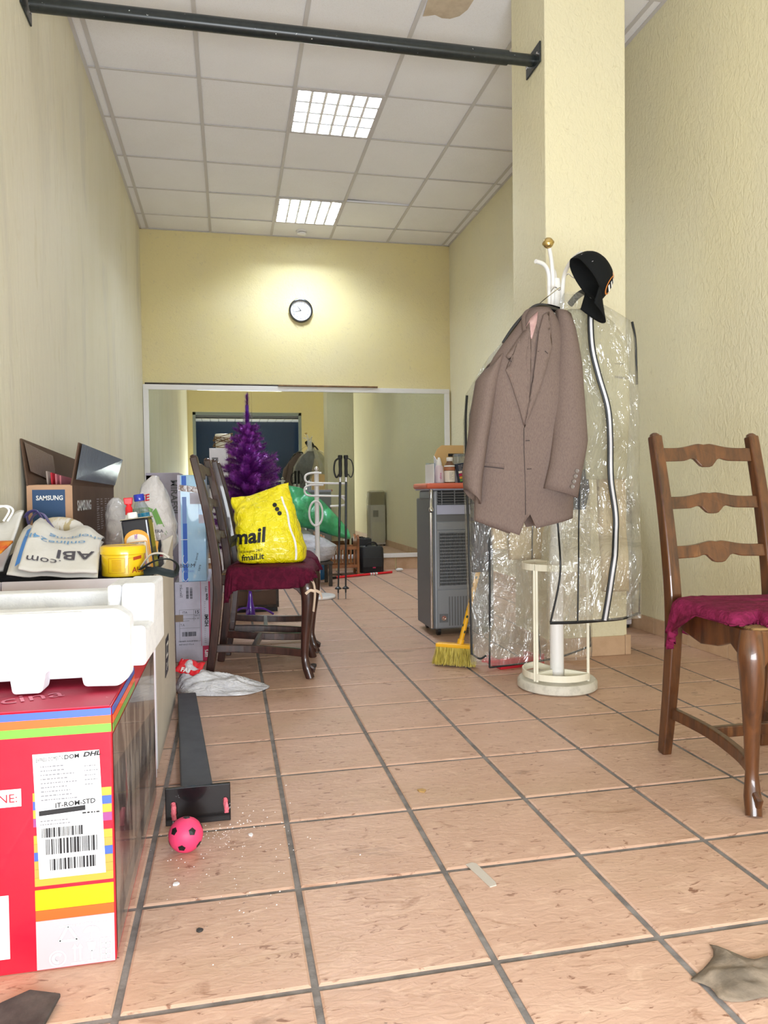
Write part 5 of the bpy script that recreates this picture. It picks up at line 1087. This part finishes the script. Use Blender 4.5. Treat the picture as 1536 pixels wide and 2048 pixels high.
# wrapped heater in the niche beyond the pillar (seen in the mirror)
M['wrap'] = film('dull_plastic_wrap', (240, 238, 230), .16, (200, 194, 172), .15, (12, 1, .03), .15)
t = thing('heater_cabinet', 'white metal heater cabinet wrapped in plastic against the right wall', 'heater', (2.08, 3.95, 0))
G().box((0, 0, .02), (.23, .28, .62)).build('cabinet', 'white_card', t, bevel=.008); G().box((.04, .2805, .44), (.12, .284, .54)).build('grey_window', 'grey_print', t); G().box((.02, .2805, .05), (.21, .283, .36)).build('front_door', 'white_paint', t)
for x, y in ((.02, .02), (.21, .02), (.02, .26), (.21, .26)): G().lathe([(.012, 0), (.012, .02)], 10, (x, y, 0)).build('foot', 'black', t)
slab(t, [(.05, 2.062, 2.325, .162), (.5, 2.06, 2.328, .165), (.68, 2.058, 2.328, .165), (.84, 2.07, 2.31, .155), (.845, 2.1, 2.3, .02)], 'wrap', 'plastic_wrap', 4.09, wr=.010, p=.3, k=21)
M['box_top'] = carton_mat('dull_carton', (170, 158, 124)); tt = thing('carton', 'plain brown carton standing on the wrapped heater', 'carton', (2.09, 3.98, .622)); G().box((0, 0, 0), (.21, .22, .20)).build('carton_body', 'box_top', tt, bevel=.003); panel(tt, 'tape', (.09, -.001, .0), X_, Z_, .03, .2, 'clear_tape')
# purple tinsel tree
M['tinsel'] = mat('purple_tinsel', (122, 34, 146), .3, metal=.3, var=[(30, (150, 44, 160), .5, .7), (50, (70, 10, 110), .55, .7)]); M['tinsel_top'] = M['tinsel']; M['purple_glass'] = mat('purple_plastic', (90, 30, 170), .2, coat=.5)
t = thing('tinsel_tree', 'purple tinsel Christmas tree behind the dark chairs', 'Christmas tree', (.12, 4.95, 0))
G().tube([(0, 0, .05), (0, 0, 1.40)], .011, 8).build('trunk', 'purple_glass', t, smooth=True)
G().lathe([(.034, 0), (.030, .05), (.018, .11), (.012, .16)], 20).build('stand_cone', 'purple_glass', t, smooth=True)
for k in range(3):
    a = k*2.094+.3; G().tube(arc([(0, 0, .06), (.09*cos(a), .09*sin(a), .05), (.16*cos(a), .16*sin(a), .008)]), .007, 8).build('stand_leg', 'purple_glass', t, smooth=True)
rnd = random.Random(21)
def env(z): return prof([(.40, .24), (.55, .25), (.75, .225), (.92, .19), (1.02, .165), (1.10, .125), (1.18, .09), (1.24, .075), (1.28, .045), (1.34, .032), (1.42, .022), (1.475, .008)], z)[0]
def needles(g, p0, p1, n, L):
    ax_ = (p1-p0).normalized(); u_ = ax_.orthogonal().normalized(); v_ = ax_.cross(u_)
    for q in range(n):
        f = rnd.random(); c_ = p0+(p1-p0)*f; a = rnd.uniform(0, 2*pi); d = (u_*cos(a)+v_*sin(a))*.85+ax_*rnd.uniform(.1, .8); d.normalize(); l = L*rnd.uniform(.6, 1.1)
        s_ = d.cross(ax_).normalized()*.0013; g.add([c_-s_, c_+s_, c_+d*l], [(0, 1, 2)])
nb = 0
for tier in range(30):
    z = .42+tier*.033 if tier < 27 else 1.30+(tier-27)*.05
    if z > 1.27: break
    r = env(min(z, 1.45)); m_n = 11 if z < 1.0 else 9
    for k in range(m_n):
        a = 2*pi*k/m_n+tier*.7+rnd.uniform(-.3, .3); rr_ = r*rnd.uniform(.72, 1.12)
        p0 = Vector((0, 0, z)); p1 = Vector((rr_*cos(a), rr_*sin(a), z+rr_*rnd.uniform(.05, .5))); g = G()
        needles(g, p0.lerp(p1, .08), p1, int(140+560*rr_/.2), .036 if z < 1.1 else .026)
        g.tube([p0, p1], .0022, 5); o = g.build('branch', 'tinsel', t); nb += 1
g = G(); needles(g, Vector((0, 0, 1.12)), Vector((0, 0, 1.34)), 1500, .048); needles(g, Vector((0, 0, 1.28)), Vector((0, 0, 1.465)), 1300, .030); needles(g, Vector((0, 0, 1.42)), Vector((.004, 0, 1.485)), 120, .012); g.build('leader', 'tinsel', t)
# white valet stand
t = thing('trouser_stand', 'white tubular trouser stand with curved arms and oval ring', 'clothes stand', (.66, 5.72, 0))
G().lathe([(.130, 0), (.136, .005), (.136, .016), (.128, .024), (.03, .027)], 36).build('base', 'white_paint', t, smooth=True); G().tube([(0, 0, .027), (0, 0, .985)], .018, 16).build('pole', 'white_paint', t, smooth=True)
G().ball((0, 0, 1.005), .018, 14, 10).build('chrome_ball', 'chrome', t, smooth=True)
def wire(pts, nm='arm'): return G().tube(arc(pts, 6), .008, 8).build(nm, 'white_paint', t, smooth=True)
wire([(.035, -.026, .972), (-.04, -.026, .972), (-.085, -.026, .955), (-.09, -.026, .92), (-.06, -.026, .898), (.05, -.026, .893), (.22, -.026, .888)])
wire([(.05, -.026, .880), (-.05, -.026, .880), (-.092, -.026, .86), (-.094, -.026, .82), (-.06, -.026, .798), (.05, -.026, .795), (.22, -.026, .79)]); wire([(.18, -.026, .79), (.215, -.026, .765), (.222, -.026, .735), (.20, -.026, .718), (.10, -.026, .714)])
wire([(.052*cos(a*pi/8)-.012, -.03, .66+.095*sin(a*pi/8)) for a in range(17)], 'oval_ring')
# trekking poles
for k, (x, tx, lab) in enumerate(((.800, .835, 'black trekking pole with thick strap, beside the white stand'), (.858, .878, 'black trekking pole with a thin looped strap, beside the white stand'))):
    t = thing('trekking_pole', lab, 'trekking pole', (x, 5.60, 0)); d = tx-x
    G().tube([(0, 0, .05), (d*.5, .01, .56)], [.006, .009], 10).build('lower_shaft', 'black', t, smooth=True); G().tube([(d*.5, .01, .56), (d*.9, .015, .97)], .0095, 10).build('upper_shaft', 'blackmetal', t, smooth=True)
    G().lathe([(.0035, 0), (.005, .055)], 8).build('tip', 'silver_dk', t, smooth=True); G().lathe([(.006, .075), (.027, .080), (.025, .088), (.008, .10)], 18).build('basket', 'black', t, smooth=True)
    G().lathe([(.012, .94), (.014, .97), (.0125, 1.0), (.014, 1.03), (.013, 1.07), (.019, 1.09), (.016, 1.105)], 12, (d*.9, .015, 0)).build('grip', 'black', t, smooth=True)
    s_ = -1 if k == 0 else 1; G().tube(arc([(d*.9, .0, 1.085), (d*.9+s_*.04, -.005, 1.06), (d*.9+s_*.052, -.01, .99), (d*.9+s_*.035, -.008, .935), (d*.9+s_*.012, -.004, .96)]), (.007, .002) if k == 0 else (.004, .002), 8).build('wrist_strap', 'black', t, smooth=True); G().lathe([(.0105, .90), (.0105, .935)], 10, (d*.86, .014, 0)).build('silver_band', 'chrome', t, smooth=True)
# things in front of the mirror
M['green_film'] = mat('green_film', (44, 150, 88), .3, coat=.3, var=[(5, (70, 176, 116), .4, .65)], bump=(14, .6, .015, 4, 1))
t = thing('green_plastic_sheet', 'crumpled green plastic sheet over the bags by the mirror', 'plastic sheet', (.75, 6.62, .40))
def gsh(u, v):
    x = -.27+.58*u; zt = .48-.05*u-.40*u*u*.95; zb = .12+.02*sin(u*5)-.11*u; d = .16*sin(pi*min(1, v))**.6*(1-.55*u)
    f = v*2-1; z = zb+(zt-zb)*(1-abs(f)); y = d*f*1.3; p = Vector((x, y, z)); return p+Vector((0, .03*(1-2*abs(nz(p, 8, 2))), .022*(1-2*abs(nz(p, 7, 3)))*(1-abs(f))))
G().grid(gsh, 36, 24).build('sheet', 'green_film', t, smooth=True, sharp=2, solid=.003)
t = thing('refuse_bag', 'grey white refuse bag with teal tie under the green sheet', 'bag', (.68, 6.56, .22)); M['bag_grey'] = mat('grey_polythene', (190, 188, 190), .4, coat=.2, stretch=(1, 1, 2), var=[(7, (168, 166, 170), .4, .65)], bump=(20, .7, .015, 4, 1.4))
sack(t, [(0, .15, .16, .02, 0), (.05, .20, .18, .02, 0), (.12, .21, .17, .03, 0), (.19, .15, .12, -.02, 0), (.23, .06, .05, -.06, 0)], 'bag_grey', .022, 9, 14); M['teal_band'] = mat('teal_band', (30, 130, 140), .5)
G().tube(arc([(.04, -.19, .10), (.06, -.2, .16), (.07, -.17, .22)]), (.012, .004), 8).build('teal_tie', 'teal_band', t, smooth=True)
t = thing('low_stool', 'low dark stool beneath the refuse bag', 'stool', (.66, 6.56, 0)); G().box((-.19, -.17, .19), (.21, .17, .215)).build('top', 'darkwood', t, bevel=.004)
for x in (-.17, .19):
    for y in (-.15, .15): G().box((x-.015, y-.015, 0), (x+.015, y+.015, .19)).build('leg', 'darkwood', t)
M['bin_blue'] = mat('blue_plastic', (24, 104, 160), .4, coat=.2)
t = thing('blue_bucket', 'blue plastic bucket behind the white stand', 'bucket', (.780, 6.98, 0)); G().lathe([(.10, 0), (.105, .005), (.135, .27), (.14, .275), (.14, .285), (.130, .285), (.10, .02)], 28).build('bucket_body', 'bin_blue', t, smooth=True); G().tube(arc([(-.138, 0, .27), (-.09, -.11, .20), (0, -.15, .17), (.09, -.11, .20), (.138, 0, .27)]), .004, 8).build('bail_handle', 'chrome', t, smooth=True)
M['orange_wood'] = mat('orange_wood', (150, 92, 40), .4, coat=.3, stretch=(1, 1, .3), var=[(20, (122, 70, 28), .4, .65)])
t = thing('magazine_rack', 'small orange-brown wooden magazine rack with turned spindles', 'magazine rack', (1.06, 7.30, 0))
for x in (.17, .0): 
    if x: G().prism([(-.13, 0), (-.10, 0), (-.07, .05), (.07, .05), (.10, 0), (.13, 0), (.12, .12), (.135, .36), (.10, .40), (.0, .34), (-.10, .40), (-.135, .36), (-.12, .12)], 'x', x-.012, x+.012).build('end_board', 'orange_wood', t, bevel=.004)
G().prism([(-.13, 0), (-.10, 0), (-.07, .05), (.07, .05), (.10, 0), (.13, 0), (.12, .12), (.135, .36), (.10, .40), (.0, .34), (-.10, .40), (-.135, .36), (-.12, .12)], 'x', -.182, -.158).build('end_board', 'orange_wood', t, bevel=.004)
for y in (-.115, .115):
    for z in (.09, .27): G().box((-.158, y-.009, z-.016), (.158, y+.009, z+.016)).build('rail', 'orange_wood', t, bevel=.003)
    for k in range(9): G().lathe([(.005, .106), (.008, .15), (.005, .18), (.008, .21), (.005, .254)], 10, (-.13+k*.0325, y, 0)).build('spindle', 'orange_wood', t, smooth=True)
G().box((-.158, -.10, .075), (.158, .10, .085)).build('base_board', 'orange_wood', t)
M['bag_black'] = mat('black_nylon', (26, 28, 30), .55, bump=(120, .3, .002))
t = thing('travel_bag', 'black fabric travel bag standing beside the wooden rack', 'bag', (1.40, 7.42, 0)); crumple(G().loft([[(x*sx_, y*sx_, z) for x, y in [(.12*abs(cos(a))**.35*(1 if cos(a) > 0 else -1), .10*abs(sin(a))**.35*(1 if sin(a) > 0 else -1)) for a in [2*pi*k/40 for k in range(40)]]] for z, sx_ in ((0, .94), (.012, 1.0), (.13, 1.03), (.24, 1.0), (.262, .93), (.268, .80))]), .004, 12, 3).build('bag_body', 'bag_black', t, smooth=True); G().tube(arc([(-.06, -.06, .262), (-.04, -.07, .30), (.03, -.07, .305), (.06, -.06, .262)]), (.009, .004), 8).build('handle', 'bag_black', t, smooth=True); G().box((-.10, -.112, .06), (.10, -.104, .16)).build('front_pocket', 'bag_black', t, bevel=.003); G().box((.0, -.1135, .05), (.03, -.109, .062)).build('buckle', 'crimson', t)
t = thing('black_case', 'flat black case leaning between wooden rack and travel bag', 'case', (1.305, 7.555, 0)); G().box((-.06, -.02, .0), (.13, .02, .34)).build('case_body', 'black', t, bevel=.010); G().box((.02, -.006, .34), (.06, .006, .352)).build('handle', 'black', t)
t = thing('red_pole', 'red telescopic pole with white rings lying on the floor', 'pole', (.92, 6.92, .0125)); a, b = Vector((0, 0, 0)), Vector((.66, .32, 0)); dd = (b-a).normalized()
G().tube([a+dd*.06, b], .0115, 12).build('red_tube', 'red_plastic', t, smooth=True); G().tube([a, a+dd*.06], .0125, 12).build('black_grip', 'black', t, smooth=True)
for k in range(3): G().tube([a+dd*(.46+k*.033), a+dd*(.482+k*.033)], .0125, 12).build('white_ring', 'white_paint', t, smooth=True)
tag(crumple(G().ball((1.69, 7.38, .018), (.04, .022, .016), 20, 10), .006, 60, 2).warp(lambda v: Vector((v.x, v.y, max(v.z, .0005)))).build('paper_ball', 'paper', smooth=True), 'crumpled white paper by the skirting under the mirror', 'paper')
# cartons left of the tree
for z, lab, nm in ((0, 'white carton at the foot of the stack behind the tree', 'a'), (.60, 'white carton on top of the stack behind the tree', 'b')):
    t = thing('white_carton', lab, 'carton', (-.16, 6.25, z)); G().box((0, 0, 0), (.36, .34, .597)).build('carton_body', 'white_card', t, bevel=.003); panel(t, 'tape', (.15, -.001, 0), X_, Z_, .05, .597, 'clear_tape'); panel(t, 'printed_mark', (.02, -.001, .40), X_, Z_, .05, .12, 'grey_print')
t = thing('twine_bundle', 'small white pot wound with twine on the carton stack', 'pot', (-.05, 6.38, 1.198)); G().lathe([(.055, 0), (.06, .01), (.065, .12), (.06, .125)], 20).build('pot', 'cream', t, smooth=True)
for k in range(9): G().tube([(.075*cos(a*pi/10)*(1+.1*sin(k)), .075*sin(a*pi/10), .036+.008*k+.03*sin(a*pi/10+k)) for a in range(21)], .003, 6).build('twine', 'rush', t, smooth=True)
t = thing('brown_drawer_box', 'low dark brown box on the floor behind the chairs', 'box', (-.02, 5.15, 0)); G().box((0, 0, .03), (.34, .30, .165)).build('box_body', 'darkwood', t, bevel=.004); G().box((.01, .01, 0), (.33, .29, .03)).build('plinth', 'black', t); G().box((.02, -.004, .05), (.32, .0, .15)).build('drawer_front', 'brown_card', t, bevel=.002)
